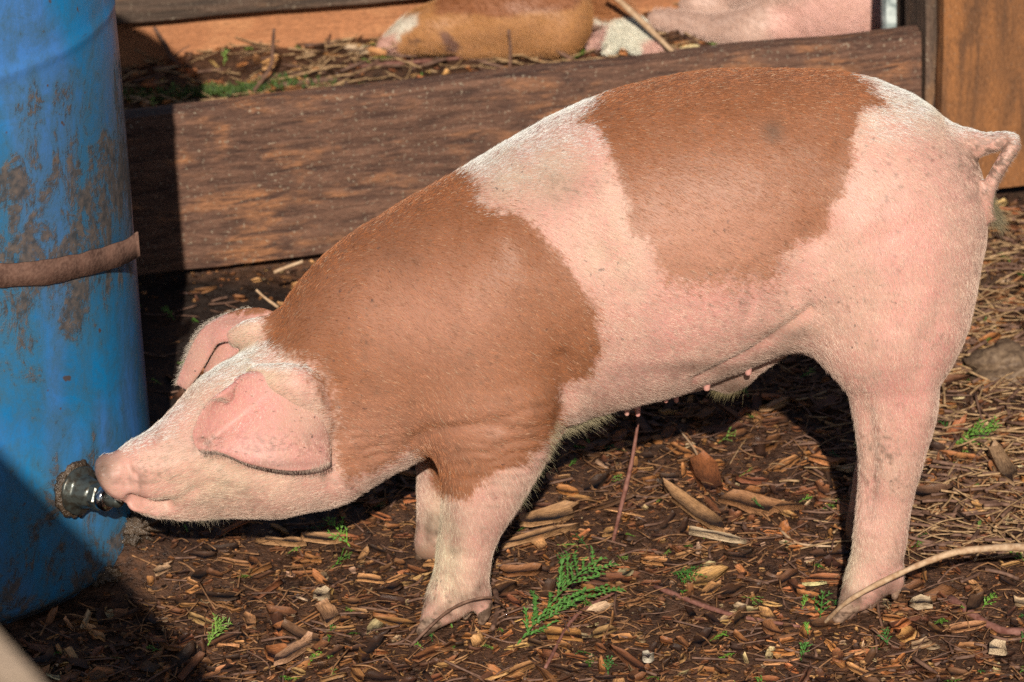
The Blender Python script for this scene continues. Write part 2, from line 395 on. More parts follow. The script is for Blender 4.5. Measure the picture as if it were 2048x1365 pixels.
F += [[4, 3, 2, 1, 0], [SG*5+j for j in range(5)]]
mesh_obj('strap', V, F, RUST, barrel)
# drinking nipple: lathe along the drum's normal
fc = on_drum(148, 978); nrm = np.array([fc[0]-BX, fc[1]-BY, 0]); nrm /= np.linalg.norm(nrm)
ax = nrm*1.0+np.array([0, .02, .07]); ax /= np.linalg.norm(ax); sa = np.cross(ax, Zu); sa /= np.linalg.norm(sa); sb = np.cross(sa, ax)
def lathe(name, prof, mat, parent, seg=40, hexn=0, jit=0):
    V = []; F = []
    for i, (t, r) in enumerate(prof):
        for k in range(seg):
            a = 2*math.pi*k/seg; rr = r
            if hexn: rr = r*math.cos(math.pi/hexn)/math.cos((a % (2*math.pi/hexn))-math.pi/hexn)
            if jit: rr += jit*float(fbm(k*.7, t*300, 3, 3))
            V.append(fc-np.array([BX, BY, 0])+ax*t+(sa*math.cos(a)+sb*math.sin(a))*rr)
    n = len(prof); F = [[i*seg+k, i*seg+(k+1) % seg, (i+1)*seg+(k+1) % seg, (i+1)*seg+k] for i in range(n-1) for k in range(seg)]
    F.append([(n-1)*seg+k for k in range(seg)]); F.append([k for k in range(seg)][::-1])
    return mesh_obj(name, V, F, mat, parent, smooth=not hexn)
fit = lathe('drinking_nipple', [(-.004, .026), (.0, .0295), (.004, .030), (.007, .027), (.009, .0285), (.012, .027), (.0135, .021), (.017, .019), (.030, .0165), (.036, .0145)], IRON, barrel, jit=.0022)
lathe('pipe_nut', [(.034, .015), (.036, .0168), (.044, .0168), (.046, .015)], IRON, fit, 48, 6)
lathe('steel_ring', [(.045, .0135), (.047, .0150), (.0535, .0150), (.056, .0125), (.057, .009)], CHROME, fit)
lathe('nozzle', [(.056, .009), (.061, .0085), (.070, .0075), (.074, .006)], IRON, fit)
lathe('mud_collar', [(-.002, .0295), (.002, .0325), (.006, .0325), (.0085, .029)], MUD, fit, 60, jit=.006)

# ---------------------------------------------------------------- implicit bodies (smooth union of tapered chains, surface nets)
def chain_pts(nodes, n=5):
    """nodes: (u, v, r_px, Y) -> dense world centres and radii"""
    c = np.array([list(P(a, b, Y))+[0] for a, b, r, Y in nodes]); c[:, 3] = [pxm(r, c[i, :3]) for i, (a, b, r, Y) in enumerate(nodes)]
    return c if len(c) == 1 else catmull(c, n)
def body_mesh(groups, h, smooth=3):
    allc = np.vstack([g_[0] for g_ in groups if g_[3] != 'sub']); lo = (allc[:, :3]-allc[:, 3:]*1.1).min(0)-.03; hi = (allc[:, :3]+allc[:, 3:]*1.1).max(0)+.03
    N = np.ceil((hi-lo)/h).astype(int)+1
    ax_ = [lo[i]+h*np.arange(N[i]) for i in range(3)]
    Fd = np.full(N, .5, np.float32)
    for c, s, k, op in groups:
        s = np.array(s); pad = k+.02
        a = np.maximum(((c[:, :3]-c[:, 3:]*s).min(0)-pad-lo)//h, 0).astype(int); b = np.minimum(((c[:, :3]+c[:, 3:]*s).max(0)+pad-lo)//h+2, N).astype(int)
        X, Y_, Z_ = np.meshgrid(*[ax_[i][a[i]:b[i]] for i in range(3)], indexing='ij', sparse=True)
        D = np.full((b-a), .5, np.float32)
        for i in range(max(1, len(c)-1)):
            p, r0 = c[i, :3], c[i, 3]; e, r1 = (c[i+1, :3], c[i+1, 3]) if len(c) > 1 else (p+1e-6, r0)
            qx = (X-p[0])/s[0]; qy = (Y_-p[1])/s[1]; qz = (Z_-p[2])/s[2]; d = (e-p)/s; L2 = d@d+1e-12
            # local box for this segment
            t = np.clip((qx*d[0]+qy*d[1]+qz*d[2])/L2, 0, 1).astype(np.float32)
            dd = np.sqrt((qx-t*d[0])**2+(qy-t*d[1])**2+(qz-t*d[2])**2)-(r0+(r1-r0)*t)
            np.minimum(D, dd, out=D)
        sl = tuple(slice(a[i], b[i]) for i in range(3)); A = Fd[sl]
        if op == 'sub':
            B = -D; hh = np.clip(.5-.5*(B-A)/k*-1, 0, 1); hh = np.clip(.5+.5*(B-A)/k, 0, 1); Fd[sl] = A*(1-hh)+B*hh+k*hh*(1-hh)
        else:
            hh = np.clip(.5+.5*(D-A)/k, 0, 1); Fd[sl] = D*(1-hh)+A*hh-k*hh*(1-hh)
    ins = Fd < 0; C = N-1
    acc = np.zeros((*C, 3), np.float32); cnt = np.zeros(C, np.float32); quads = []
    cid = np.arange(C.prod()).reshape(C)
    for ax3 in range(3):
        o1 = [slice(None)]*3; o2 = [slice(None)]*3; o1[ax3] = slice(0, -1); o2[ax3] = slice(1, None)
        A, B = Fd[tuple(o1)], Fd[tuple(o2)]; cr = (A < 0) != (B < 0)
        I = np.argwhere(cr); va = A[cr]; vb = B[cr]; t = va/(va-vb)
        pt = I.astype(np.float32); pt[:, ax3] += t
        u_, v_ = [(1, 2), (2, 0), (0, 1)][ax3]
        cells = []
        ok = np.ones(len(I), bool)
        for du, dv in ((-1, -1), (0, -1), (0, 0), (-1, 0)):
            J = I.copy(); J[:, u_] += du; J[:, v_] += dv; ok &= (J >= 0).all(1) & (J < C).all(1); cells.append(J)
        pt = pt[ok]; fl = va[ok] < 0; ids = []
        for J in cells:
            J = J[ok]; li = cid[J[:, 0], J[:, 1], J[:, 2]]; ids.append(li)
            for cdx in range(3): acc.reshape(-1, 3)[:, cdx] += np.bincount(li, pt[:, cdx], C.prod()).astype(np.float32)
            cnt.reshape(-1)[:] += np.bincount(li, minlength=C.prod())
        qd = np.stack(ids, 1); qd[~fl] = qd[~fl][:, ::-1]; quads.append(qd)
    quads = np.vstack(quads); used = np.unique(quads); remap = np.full(C.prod(), -1); remap[used] = np.arange(len(used))
    V = lo + h*(acc.reshape(-1, 3)[used]/cnt.reshape(-1)[used][:, None]); Fq = remap[quads]
    E_ = np.vstack([Fq[:, [0, 1]], Fq[:, [1, 2]], Fq[:, [2, 3]], Fq[:, [3, 0]]])
    for it in range(smooth):
        S = np.stack([np.bincount(E_[:, 0], V[E_[:, 1], i], len(V))+np.bincount(E_[:, 1], V[E_[:, 0], i], len(V)) for i in range(3)], 1)
        dg = np.bincount(E_.ravel(), minlength=len(V))[:, None]; V = V*.4+.6*S/dg if it % 2 == 0 else V*1.0+.0*S
    return V, Fq
def vnormals(V, F):
    fnm = np.cross(V[F[:, 2]]-V[F[:, 0]], V[F[:, 3]]-V[F[:, 1]]); Nn = np.stack([sum(np.bincount(F[:, j], fnm[:, i], len(V)) for j in range(4)) for i in range(3)], 1)
    return Nn/(np.linalg.norm(Nn, axis=1)[:, None]+1e-12)
def ear_sheet(Acur, Bcur, bulge, thick, ns=110, nt=70, curl=None):
    """two boundary curves of (u,v,Y); a thick bulged sheet between them"""
    A = catmull([P(*p) for p in Acur], 8); B = catmull([P(*p) for p in Bcur], 8)
    def res(c, n):
        s = np.r_[0, np.cumsum(np.linalg.norm(np.diff(c, axis=0), axis=1))]; s /= s[-1]; return np.stack([np.interp(np.linspace(0, 1, n), s, c[:, i]) for i in range(3)], 1)
    A = res(A, ns); B = res(B, ns); t = np.linspace(0, 1, nt)
    V = A[:, None]*(1-t)[None, :, None]+B[:, None]*t[None, :, None]
    bs = np.sin(np.pi*np.linspace(0, 1, ns))**.5
    V = V+np.array([0, -1, .25])[None, None]*bulge*(np.sin(np.pi*t)**.8)[None, :, None]*(.4+.6*bs)[:, None, None]
    if curl is not None: V = V+curl(np.linspace(0, 1, ns)[:, None], t[None, :])
    V = V.reshape(-1, 3); id_ = np.arange(ns*nt).reshape(ns, nt)
    Fq = np.stack([id_[:-1, :-1], id_[1:, :-1], id_[1:, 1:], id_[:-1, 1:]], -1).reshape(-1, 4)
    Nn = vnormals(V, Fq)
    if (Nn[:, 1] > 0).mean() > .5: Fq = Fq[:, ::-1]; Nn = -Nn
    ed = np.minimum(np.minimum(id_*0+np.arange(ns)[:, None], ns-1-np.arange(ns)[:, None]+id_*0), np.minimum(np.arange(nt)[None]+id_*0, nt-1-np.arange(nt)[None]+id_*0)).reshape(-1)
    th_ = thick*(np.clip(ed/9, 0, 1)**.5)[:, None]+.0002
    top = V+Nn*th_/2; bot = V-Nn*th_/2; n = len(V)
    b_ = np.concatenate([id_[0, :], id_[1:, -1], id_[-1, -2::-1], id_[-2:0:-1, 0]]); bn = np.roll(b_, -1)
    side = np.stack([b_, bn, bn+n, b_+n], 1)
    # orient sides outward (try, flip if needed by majority of first quad)
    Fa = np.vstack([Fq, Fq[:, ::-1]+n]); return np.vstack([top, bot]), Fa

# ---------------------------------------------------------------- the pig
TS = (1, .85, 1.03)
grp = []
def add(nodes, s=(1, 1, 1), k=.03, op='add', n=4): grp.append((chain_pts(nodes, n), s, k, op))
add([(650, 812, 176, -.01), (720, 752, 205, 0), (800, 684, 230, 0), (900, 632, 243, 0), (1000, 590, 258, 0), (1110, 558, 286, 0), (1280, 490, 309, 0), (1450, 438, 296, 0), (1580, 410, 270, 0), (1670, 412, 264, 0), (1722, 430, 250, 0)], TS, .02)
add([(650, 812, 172, -.01), (590, 846, 160, -.03), (520, 866, 163, -.05), (450, 892, 132, -.065), (365, 926, 96, -.085), (305, 940, 75, -.098), (268, 949, 60, -.105), (246, 950, 48, -.108)], (1, .80, 1.0), .03)
add([(211, 938, 21, -.112), (222, 954, 22, -.112), (238, 974, 20, -.112)], (1, 1.9, 1), .012)     # snout disc
add([(206, 934, 17, -.112), (212, 948, 18, -.112), (228, 970, 16, -.112)], (1, 2.4, 1), .004)     # its rim
add([(264, 1013, 9, -.118), (285, 1018, 10, -.113), (315, 1020, 14, -.105)], (1, 1.6, 1), .008)   # lower lip
add([(295, 1013, 13, -.10), (340, 1008, 32, -.095), (400, 988, 54, -.08), (490, 940, 92, -.06)], (1, .85, 1), .012)   # lower jaw
add([(560, 940, 82, -.075), (640, 930, 80, -.06)], (1, .8, 1), .04)           # jowl
add([(960, 660, 150, -.055), (985, 760, 145, -.07), (985, 830, 118, -.075)], (1, .8, 1), .05)  # shoulder
add([(985, 810, 118, -.075), (988, 890, 103, -.085), (968, 960, 86, -.09), (945, 1040, 66, -.092), (929, 1100, 57, -.092), (922, 1150, 54, -.092), (905, 1190, 48, -.092)], (1, .92, 1), .03)
add([(905, 1185, 40, -.100), (880, 1222, 33, -.104), (858, 1248, 20, -.106)], (1, .75, 1), .012)
add([(915, 1180, 38, -.078), (898, 1210, 30, -.076), (880, 1236, 18, -.076)], (1, .75, 1), .006)
add([(958, 1178, 22, -.094), (966, 1208, 19, -.096), (963, 1236, 10, -.098)], (1, 1, 1), .008)
add([(945, 1178, 18, -.075), (938, 1205, 14, -.075), (925, 1228, 8, -.075)], (1, 1, 1), .008)
# far front leg
add([(930, 800, 110, .05), (900, 860, 80, .075), (884, 930, 52, .088), (879, 1000, 46, .09), (876, 1055, 44, .09), (868, 1085, 39, .09)], (1, .92, 1), .04)
add([(862, 1082, 30, .083), (846, 1102, 15, .08)], (1, .8, 1), .01); add([(872, 1082, 30, .103), (856, 1100, 15, .106)], (1, .8, 1), .008)
# near hind leg
add([(1722, 500, 222, -.03), (1762, 590, 184, -.055), (1776, 660, 146, -.075), (1783, 740, 100, -.088), (1787, 810, 84, -.092), (1786, 870, 74, -.095), (1782, 920, 66, -.096), (1771, 985, 57, -.096), (1763, 1045, 54, -.097), (1757, 1100, 53, -.097), (1740, 1155, 48, -.097)], (1, .88, 1), .03)
add([(1735, 1160, 42, -.104), (1712, 1196, 32, -.110), (1692, 1224, 20, -.112)], (1, .75, 1), .012)
add([(1745, 1155, 38, -.084), (1735, 1190, 30, -.082), (1722, 1216, 19, -.082)], (1, .75, 1), .006)
add([(1785, 1140, 24, -.099), (1794, 1165, 16, -.101), (1789, 1186, 8, -.102)], (1, 1, 1), .008)
# far hind leg
add([(1740, 500, 200, .04), (1780, 620, 140, .07), (1792, 735, 78, .088), (1785, 810, 62, .09), (1770, 900, 54, .09), (1750, 990, 48, .09), (1738, 1045, 45, .09)], (1, .88, 1), .03)
add([(1735, 1045, 34, .085), (1712, 1072, 20, .082)], (1, .8, 1), .01); add([(1745, 1045, 32, .105), (1726, 1070, 19, .108)], (1, .8, 1), .008)
# flank web, belly sling, sheath
add([(1540, 600, 60, -.08), (1600, 565, 75, -.085), (1660, 560, 80, -.09)], (1, .5, 1), .05)
add([(1330, 742, 48, 0), (1400, 735, 44, 0), (1470, 728, 42, 0), (1530, 688, 42, 0), (1605, 618, 46, 0)], (1, .9, 1), .02)
add([(1470, 748, 28, 0), (1455, 762, 24, 0)], (1, 1, 1), .015)
# tail
add([(1880, 300, 50, 0), (1930, 288, 33, 0), (1962, 287, 24, -.003), (1995, 283, 20, -.006), (2020, 281, 17, -.01), (2024, 294, 15, -.02), (2005, 325, 14, -.028), (1985, 362, 13, -.03), (1973, 395, 13, -.03), (1978, 420, 11, -.03), (1990, 438, 9, -.03)], (1, 1, 1), .012, n=5)
# ear roots
add([(520, 760, 34, -.095), (590, 775, 40, -.10), (645, 830, 34, -.095)], (1, .8, 1), .02)
add([(545, 662, 32, .0), (505, 662, 26, -.002), (468, 674, 18, .0)], (1, .8, 1), .02)
Vb, Fb = body_mesh(grp, .0036, 4)
Nb = vnormals(Vb, Fb)
if (Nb*(Vb-Vb.mean(0))).sum(1).mean() < 0: Fb = Fb[:, ::-1]; Nb = -Nb
ub, vb = proj(Vb)
near = (Nb@(-cF) > -.15)
dsp = np.zeros(len(Vb))
def crease(poly, wpx, d, sharp=2): 
    global dsp
    dd = seg_dist(ub, vb, poly); dsp = dsp - d*np.exp(-np.abs(dd/wpx)**sharp)*near
def bulge(u, v, ru, rv, d, ang=0):
    global dsp
    c, s = math.cos(ang), math.sin(ang); a = ((ub-u)*c+(vb-v)*s)/ru; b = (-(ub-u)*s+(vb-v)*c)/rv; dsp = dsp+d*np.exp(-(a*a+b*b))*near
crease([(262, 1000), (300, 1012), (335, 1012)], 8, .009); crease([(330, 1012), (358, 1003), (388, 984)], 9, .0035)
crease([(388, 984), (420, 965), (470, 975)], 10, .0022)
crease([(660, 940), (700, 930), (760, 900)], 22, .003); crease([(660, 780), (675, 860), (665, 960)], 16, .005)
crease([(830, 880), (860, 862), (920, 858), (1000, 850)], 13, .006)
for (a, b, c, d) in ((905, 880, 1090, 850), (910, 905, 1095, 880), (920, 930, 1080, 905), (890, 955, 1050, 935), (960, 835, 1100, 810)):
    crease([(a, b), (a*.7+c*.3, b*.7+d*.3+10), (a*.3+c*.7, b*.3+d*.7-4), (c, d)], 7, .0016)
crease([(1120, 850), (1135, 790), (1125, 720)], 20, .007)
crease([(1640, 625), (1600, 600), (1575, 560)], 26, .003); crease([(1500, 540), (1505, 600), (1495, 640)], 10, .0025)
crease([(1390, 762), (1445, 735), (1512, 700), (1575, 655), (1620, 622)], 9, .006)
crease([(1640, 470), (1600, 520), (1590, 560)], 40, .003)
crease([(895, 1238), (905, 1210), (912, 1190)], 7, .003); crease([(1716, 1236), (1722, 1205), (1728, 1185)], 7, .003)
bulge(600, 800, 60, 80, .006); bulge(980, 560, 130, 110, .008); bulge(930, 700, 60, 150, .004); bulge(1290, 640, 170, 90, .004)
bulge(240, 928, 14, 10, .003); bulge(236, 948, 9, 9, .003); crease([(250, 925), (262, 945), (256, 965)], 7, .003); crease([(300, 960), (340, 975), (380, 965)], 14, .002)
bulge(1850, 500, 80, 200, .008); bulge(1785, 700, 50, 60, .004); crease([(1725, 800), (1740, 900), (1740, 1000)], 18, .003); bulge(1845, 830, 25, 50, .004)
bulge(1000, 470, 60, 40, .003); crease([(955, 395), (1010, 440), (1050, 520)], 30, .0035); bulge(860, 480, 70, 50, .004); bulge(1060, 830, 40, 40, .006); bulge(700, 620, 60, 60, .003)
bulge(1640, 210, 60, 40, .003); crease([(1700, 260), (1680, 380), (1640, 470)], 45, .004); bulge(1800, 320, 80, 60, .004); crease([(1880, 620), (1850, 680), (1840, 740)], 20, .003); bulge(1850, 800, 20, 40, .005); crease([(1735, 830), (1742, 930), (1735, 1040)], 14, .003)
bulge(930, 1040, 26, 40, .003); crease([(905, 1110), (950, 1118)], 12, .002); crease([(885, 1000), (900, 1080), (895, 1150)], 14, .002); bulge(470, 960, 60, 30, .004); crease([(430, 925), (470, 945), (560, 955)], 12, .002); crease([(300, 915), (350, 905), (400, 880)], 14, .002); bulge(330, 885, 30, 14, .0015)
for q_ in range(5): crease([(250+q_*13, 905-q_*5), (262+q_*13, 930-q_*3), (266+q_*13, 955)], 4, .0013)
dsp = dsp + .0020*fbm(Vb[:, 0]*22, Vb[:, 2]*22+Vb[:, 1]*17, 31, 3)
# fine crinkle around elbows and throat
crk = np.exp(-(((ub-1000)/130)**2+((vb-890)/70)**2))+.8*np.exp(-(((ub-740)/80)**2+((vb-900)/80)**2))
dsp = dsp+.0012*crk*np.sin(vb/3.2+ub/40+7*fbm(ub/90, vb/70, 8, 4))*(.5+fbm(ub/30, vb/12, 18, 3))*1.2
Vb = Vb+Nb*dsp[:, None]
rv, rf = [], []
# near ear
Yb = -.098
ev, ef = ear_sheet([(468, 758, Yb-.018), (500, 744, Yb-.004), (545, 740, Yb), (590, 752, Yb), (625, 778, Yb-.002), (648, 815, Yb-.004), (656, 860, Yb-.004), (660, 910, Yb-.012)],
                   [(471, 799, -.126), (455, 803, -.134), (434, 797, -.142), (408, 815, -.146), (388, 856, -.148), (386, 878, -.149), (399, 901, -.150), (440, 905, -.158), (500, 929, -.166), (575, 942, -.166), (635, 937, -.154), (661, 924, -.138)], .008, .0050,
                   curl=lambda s, t: np.array([0, -1, 0])*(.004*np.sin(s*9+2)*t*np.sin(np.pi*t))[..., None])
fv, ff = ear_sheet([(556, 626, .004), (520, 616, .010), (478, 620, .016), (440, 634, .022), (408, 654, .028), (384, 688, .030), (368, 728, .030), (352, 768, .026)],
                   [(512, 690, -.008), (478, 692, -.006), (455, 684, -.002), (434, 690, .004), (424, 706, .008), (410, 731, .010), (394, 756, .012), (374, 781, .018)], .004, .0055)
# inner fold of the far ear
iv, if_ = ear_sheet([(470, 676, .012), (448, 684, .018), (432, 700, .022), (420, 722, .024), (408, 745, .026)], [(486, 700, .0), (470, 712, .004), (452, 722, .008), (436, 734, .012), (418, 752, .016)], .002, .005)
def teat(u, v, Y, r=.0046, l=.008):
    c = P(u, v, Y); seg = 14; Vt = []; prof = [(-.010, 1.5), (-.004, 1.25), (0, 1.05), (l*.4, .9), (l*.75, .82), (l*.95, .6), (l, .25)]
    ax_t = np.array([.05, -.25, -1.]); ax_t /= np.linalg.norm(ax_t); a1 = np.cross(ax_t, [1, 0, 0]); a1 /= np.linalg.norm(a1); a2 = np.cross(ax_t, a1)
    for t, q_ in prof:
        for k in range(seg): th_ = 2*math.pi*k/seg; Vt.append(c+ax_t*t+(a1*math.cos(th_)+a2*math.sin(th_))*r*q_)
    Ft = [[i*seg+k, i*seg+(k+1) % seg, (i+1)*seg+(k+1) % seg, (i+1)*seg+k] for i in range(len(prof)-1) for k in range(seg)]
    return np.array(Vt), np.array(Ft)
n0 = len(Vb); Vp = np.vstack([Vb, ev, fv, iv]); Fp = np.vstack([Fb, ef+n0, ff+n0+len(ev), if_+n0+len(ev)+len(fv)])
nbody = len(Vp)
for (a, b, Y_) in ((1253, 818, -.012), (1331, 792, -.02), (1413, 766, -.03), (1496, 735, -.03), (1553, 692, -.03), (1622, 650, -.035), (1275, 820, .03), (1352, 792, .03)):
    tv, tf = teat(a, b+(3 if a > 1400 else 1), Y_-(.022 if a > 1400 else .012), .0044 if a > 1400 else .0032, .0075); Fp = np.vstack([Fp, tf+len(Vp)]); Vp = np.vstack([Vp, tv])
is_ear = np.zeros(len(Vp)); is_ear[n0:] = 1; is_ear[n0+len(ev):] = 2; is_ear[n0+len(ev)+len(fv):] = 3; is_ear[nbody:] = 4
Np = vnormals(Vp, Fp); up, vp = proj(Vp)
PA = [(470, 560), (530, 640), (532, 690), (560, 712), (620, 735), (655, 790), (668, 860), (672, 930), (700, 960), (760, 935), (820, 900), (850, 930), (880, 985), (938, 1000), (960, 965), (1050, 930), (1108, 868), (1122, 820), (1112, 768), (1180, 750), (1202, 690), (1190, 620), (1160, 560), (1112, 490), (1055, 440), (1000, 412), (955, 398), (962, 375), (935, 345), (900, 330), (700, 400)]
PB = [(1155, 240), (1190, 190), (1300, 120), (1500, 90), (1680, 110), (1745, 168), (1775, 215), (1718, 222), (1700, 290), (1712, 340), (1690, 390), (1662, 420), (1664, 470), (1605, 488), (1562, 520), (1540, 562), (1480, 572), (1400, 577), (1338, 566), (1310, 520), (1290, 480), (1258, 460), (1250, 400), (1232, 340), (1212, 290), (1200, 262)]
def brown_at(u, v):
    uu = u+18*fbm(u/70, v/70, 41, 2)+7*fbm(u/16, v/16, 43, 3); vv = v+18*fbm(u/70, v/70, 57, 2)+7*fbm(u/16, v/16, 59, 3)
    return np.maximum(poly_sd(uu, vv, PA), poly_sd(uu, vv, PB))
brown = np.where(is_ear > 0, -40, brown_at(up, vp))
brown = np.where((is_ear == 2) & (vp < 640) & (up > 455), np.minimum(10, (640-vp)-10), brown)
def pinkbrown(u, v): return np.clip(.9*blob(u, v, 1420, 480, 230, 130)+.8*blob(u, v, 870, 640, 170, 110)+.5*blob(u, v, 960, 850, 120, 90)+.7*blob(u, v, 740, 880, 90, 90), 0, 1)
def blob(u, v, cu, cv, ru, rv): return np.exp(-(((u-cu)/ru)**2+((v-cv)/rv)**2))
def tones(u, v, ear):
    pink = .35+.55*blob(u, v, 1350, 660, 260, 110)+.5*blob(u, v, 1830, 600, 140, 230)+.5*blob(u, v, 1800, 830, 60, 90)+.4*blob(u, v, 620, 745, 60, 50)+.5*blob(u, v, 300, 960, 90, 60)+.4*blob(u, v, 1600, 570, 100, 60)
    pink = np.where(ear > 0, .95, pink)
    cream = .9*blob(u, v, 480, 740, 90, 110)+.6*blob(u, v, 430, 960, 170, 60)+.8*blob(u, v, 880, 1090, 40, 130)+.5*blob(u, v, 900, 1160, 60, 80)+.5*blob(u, v, 1040, 340, 130, 60)+.8*blob(u, v, 1690, 1140, 40, 80)+.6*blob(u, v, 1820, 215, 120, 60)+.4*blob(u, v, 1230, 470, 60, 90)
    cream = np.where(ear > 0, 0, cream)
    return np.clip(pink, 0, 1), np.clip(cream, 0, 1)
pk, cr = tones(up, vp, is_ear)
hoof = np.zeros(len(Vp)); zz = Vp[:, 2]; hoof = sstep(.030, .010, zz)*(is_ear == 0)
def grime_at(u, v, z):
    n_ = fbm(u/26, v/26, 61, 4); n2_ = fbm(u/7, v/7, 67, 3)
    g_ = sstep(.11, .0, z)*np.clip(.5+1.6*n_, 0, 1)*.85
    g_ = g_+.8*blob(u, v, 1985, 320, 60, 60)*(n2_ > -.05)+.28*blob(u, v, 1110, 370, 60, 45)*(.8+n2_)+.65*blob(u, v, 1545, 262, 20, 24)
    g_ = g_+.55*blob(u, v, 1740, 900, 70, 100)*sstep(.15, .5, n2_+n_*.3)+.75*blob(u, v, 203, 940, 24, 34)+.40*blob(u, v, 345, 885, 70, 20)*(.6+n_)+.35*blob(u, v, 290, 960, 60, 30)*sstep(.1, .3, n_+n2_*.4)
    g_ = g_+.35*blob(u, v, 905, 1060, 30, 60)*(.6+n_)+.3*blob(u, v, 800, 520, 60, 40)*(.5+n_)+.22*sstep(.25, .6, n_+.6*n2_)*sstep(300, 900, v)+.5*sstep(.40, .46, fbm(u/4.5, v/4.5, 77, 2))*sstep(.0, .3, fbm(u/120, v/120, 79, 2))
    g_ = g_+.8*blob(u, v, 1462, 774, 50, 24)+.35*blob(u, v, 1540, 705, 70, 16)+.5*blob(u, v, 1410, 735, 140, 14)+.45*blob(u, v, 1560, 668, 60, 14)
    return np.clip(g_, 0, .85)
grime = grime_at(up, vp, zz)*(is_ear == 0)
ns_ = fbm(up/6, vp/6, 12, 3)
grime = np.clip(grime+((is_ear == 1)*(.6*blob(up, vp, 420, 880, 30, 30)*(.5+ns_)+.45*blob(up, vp, 560, 930, 100, 10)+.35*blob(up, vp, 540, 890, 120, 30)*(ns_ > .12)+.7*(fbm(up/4, vp/4, 88, 2) > .52))+(is_ear == 2)*.5*blob(up, vp, 490, 645, 50, 14)), 0, 1)
def skinmat():
    M = Mat('pig_skin', .5, .35); co = M.coord()
    A = lambda n_: M.node('ShaderNodeAttribute', attribute_name=n_).outputs['Fac']
    n1 = M.noise(co, 26, 5, .6); n2 = M.noise(co, 140, 4, .6); n3 = M.noise(co, 420, 2, .5)
    base = M.mix(A('pink'), (.58, .345, .275), (.64, .30, .265)); base = M.mix(A('cream'), base, (.54, .42, .30))
    vein = M.ramp(M.noise(co, 60, 6, .7, 1.5), [(.46, 0), (.5, .5), (.54, 0)]); base = M.mix(M.math('MULTIPLY', A('ear'), M.ramp(n1, [(.35, .15), (.65, .8)])), base, (.58, .27, .24)); base = M.mix(M.math('MULTIPLY', M.math('MULTIPLY', vein, .6), A('ear')), base, (.45, .16, .15))
    n0_ = M.noise(co, 9, 4, .6); base = M.mix(M.ramp(n0_, [(.42, .0), (.62, .5)]), base, (.53, .37, .27)); base = M.mix(M.ramp(n1, [(.42, 0), (.66, .45)]), base, (.60, .24, .21))
    base = M.mix(M.ramp(n2, [(.35, .25), (.6, 0)]), base, (.5, .30, .2))
    b = M.math('ADD', M.math('MULTIPLY', A('brown'), A('edge')), M.math('MULTIPLY', M.math('SUBTRACT', n2, .5), 2.2))
    bm = M.ramp(M.math('ADD', b, .5, True), [(.2, 0), (.8, 1)])
    brn = M.mix(M.ramp(n1, [(.3, 0), (.7, .35)]), M.mix(A('pinkbrown'), (.24, .095, .045), (.47, .235, .165)), (.38, .18, .11))
    c = M.mix(bm, base, brn)
    sp = M.ramp(M.noise(co, 170, 1, .4), [(.70, 0), (.74, .7)]); spm = M.math('MULTIPLY', sp, M.ramp(M.noise(co, 9, 2, .5), [(.5, 0), (.62, 1)]))
    c = M.mix(spm, c, (.09, .05, .045))
    c = M.mix(A('grime'), c, (.10, .065, .045)); c = M.mix(M.math('MULTIPLY', A('hoof'), .8), c, (.25, .15, .10))
    M.col(c); M.b.inputs['Subsurface Weight'].default_value = .12; M.b.inputs['Subsurface Radius'].default_value = (.006, .002, .0012); M.b.inputs['Subsurface Scale'].default_value = 1
    M.bump(M.math('ADD', M.math('MULTIPLY', n2, .6), M.math('MULTIPLY', n3, .6)), .35, .0015); return M.m
SKIN = skinmat()
pig = mesh_obj('pig', Vp, Fp, SKIN, None, True, {'brown': ('FLOAT', brown), 'pink': ('FLOAT', pk), 'cream': ('FLOAT', cr), 'hoof': ('FLOAT', hoof), 'grime': ('FLOAT', grime), 'pinkbrown': ('FLOAT', pinkbrown(up, vp)), 'edge': ('FLOAT', .045-.033*np.clip(blob(up, vp, 1460, 575, 230, 80)+.8*blob(up, vp, 640, 800, 80, 130), 0, 1)), 'ear': ('FLOAT', (is_ear > 0)*1.0)})
tag(pig, 'pink pig with brown shoulder and saddle patches, head down drinking at the blue barrel', 'pig')
print('pig verts', len(Vp))

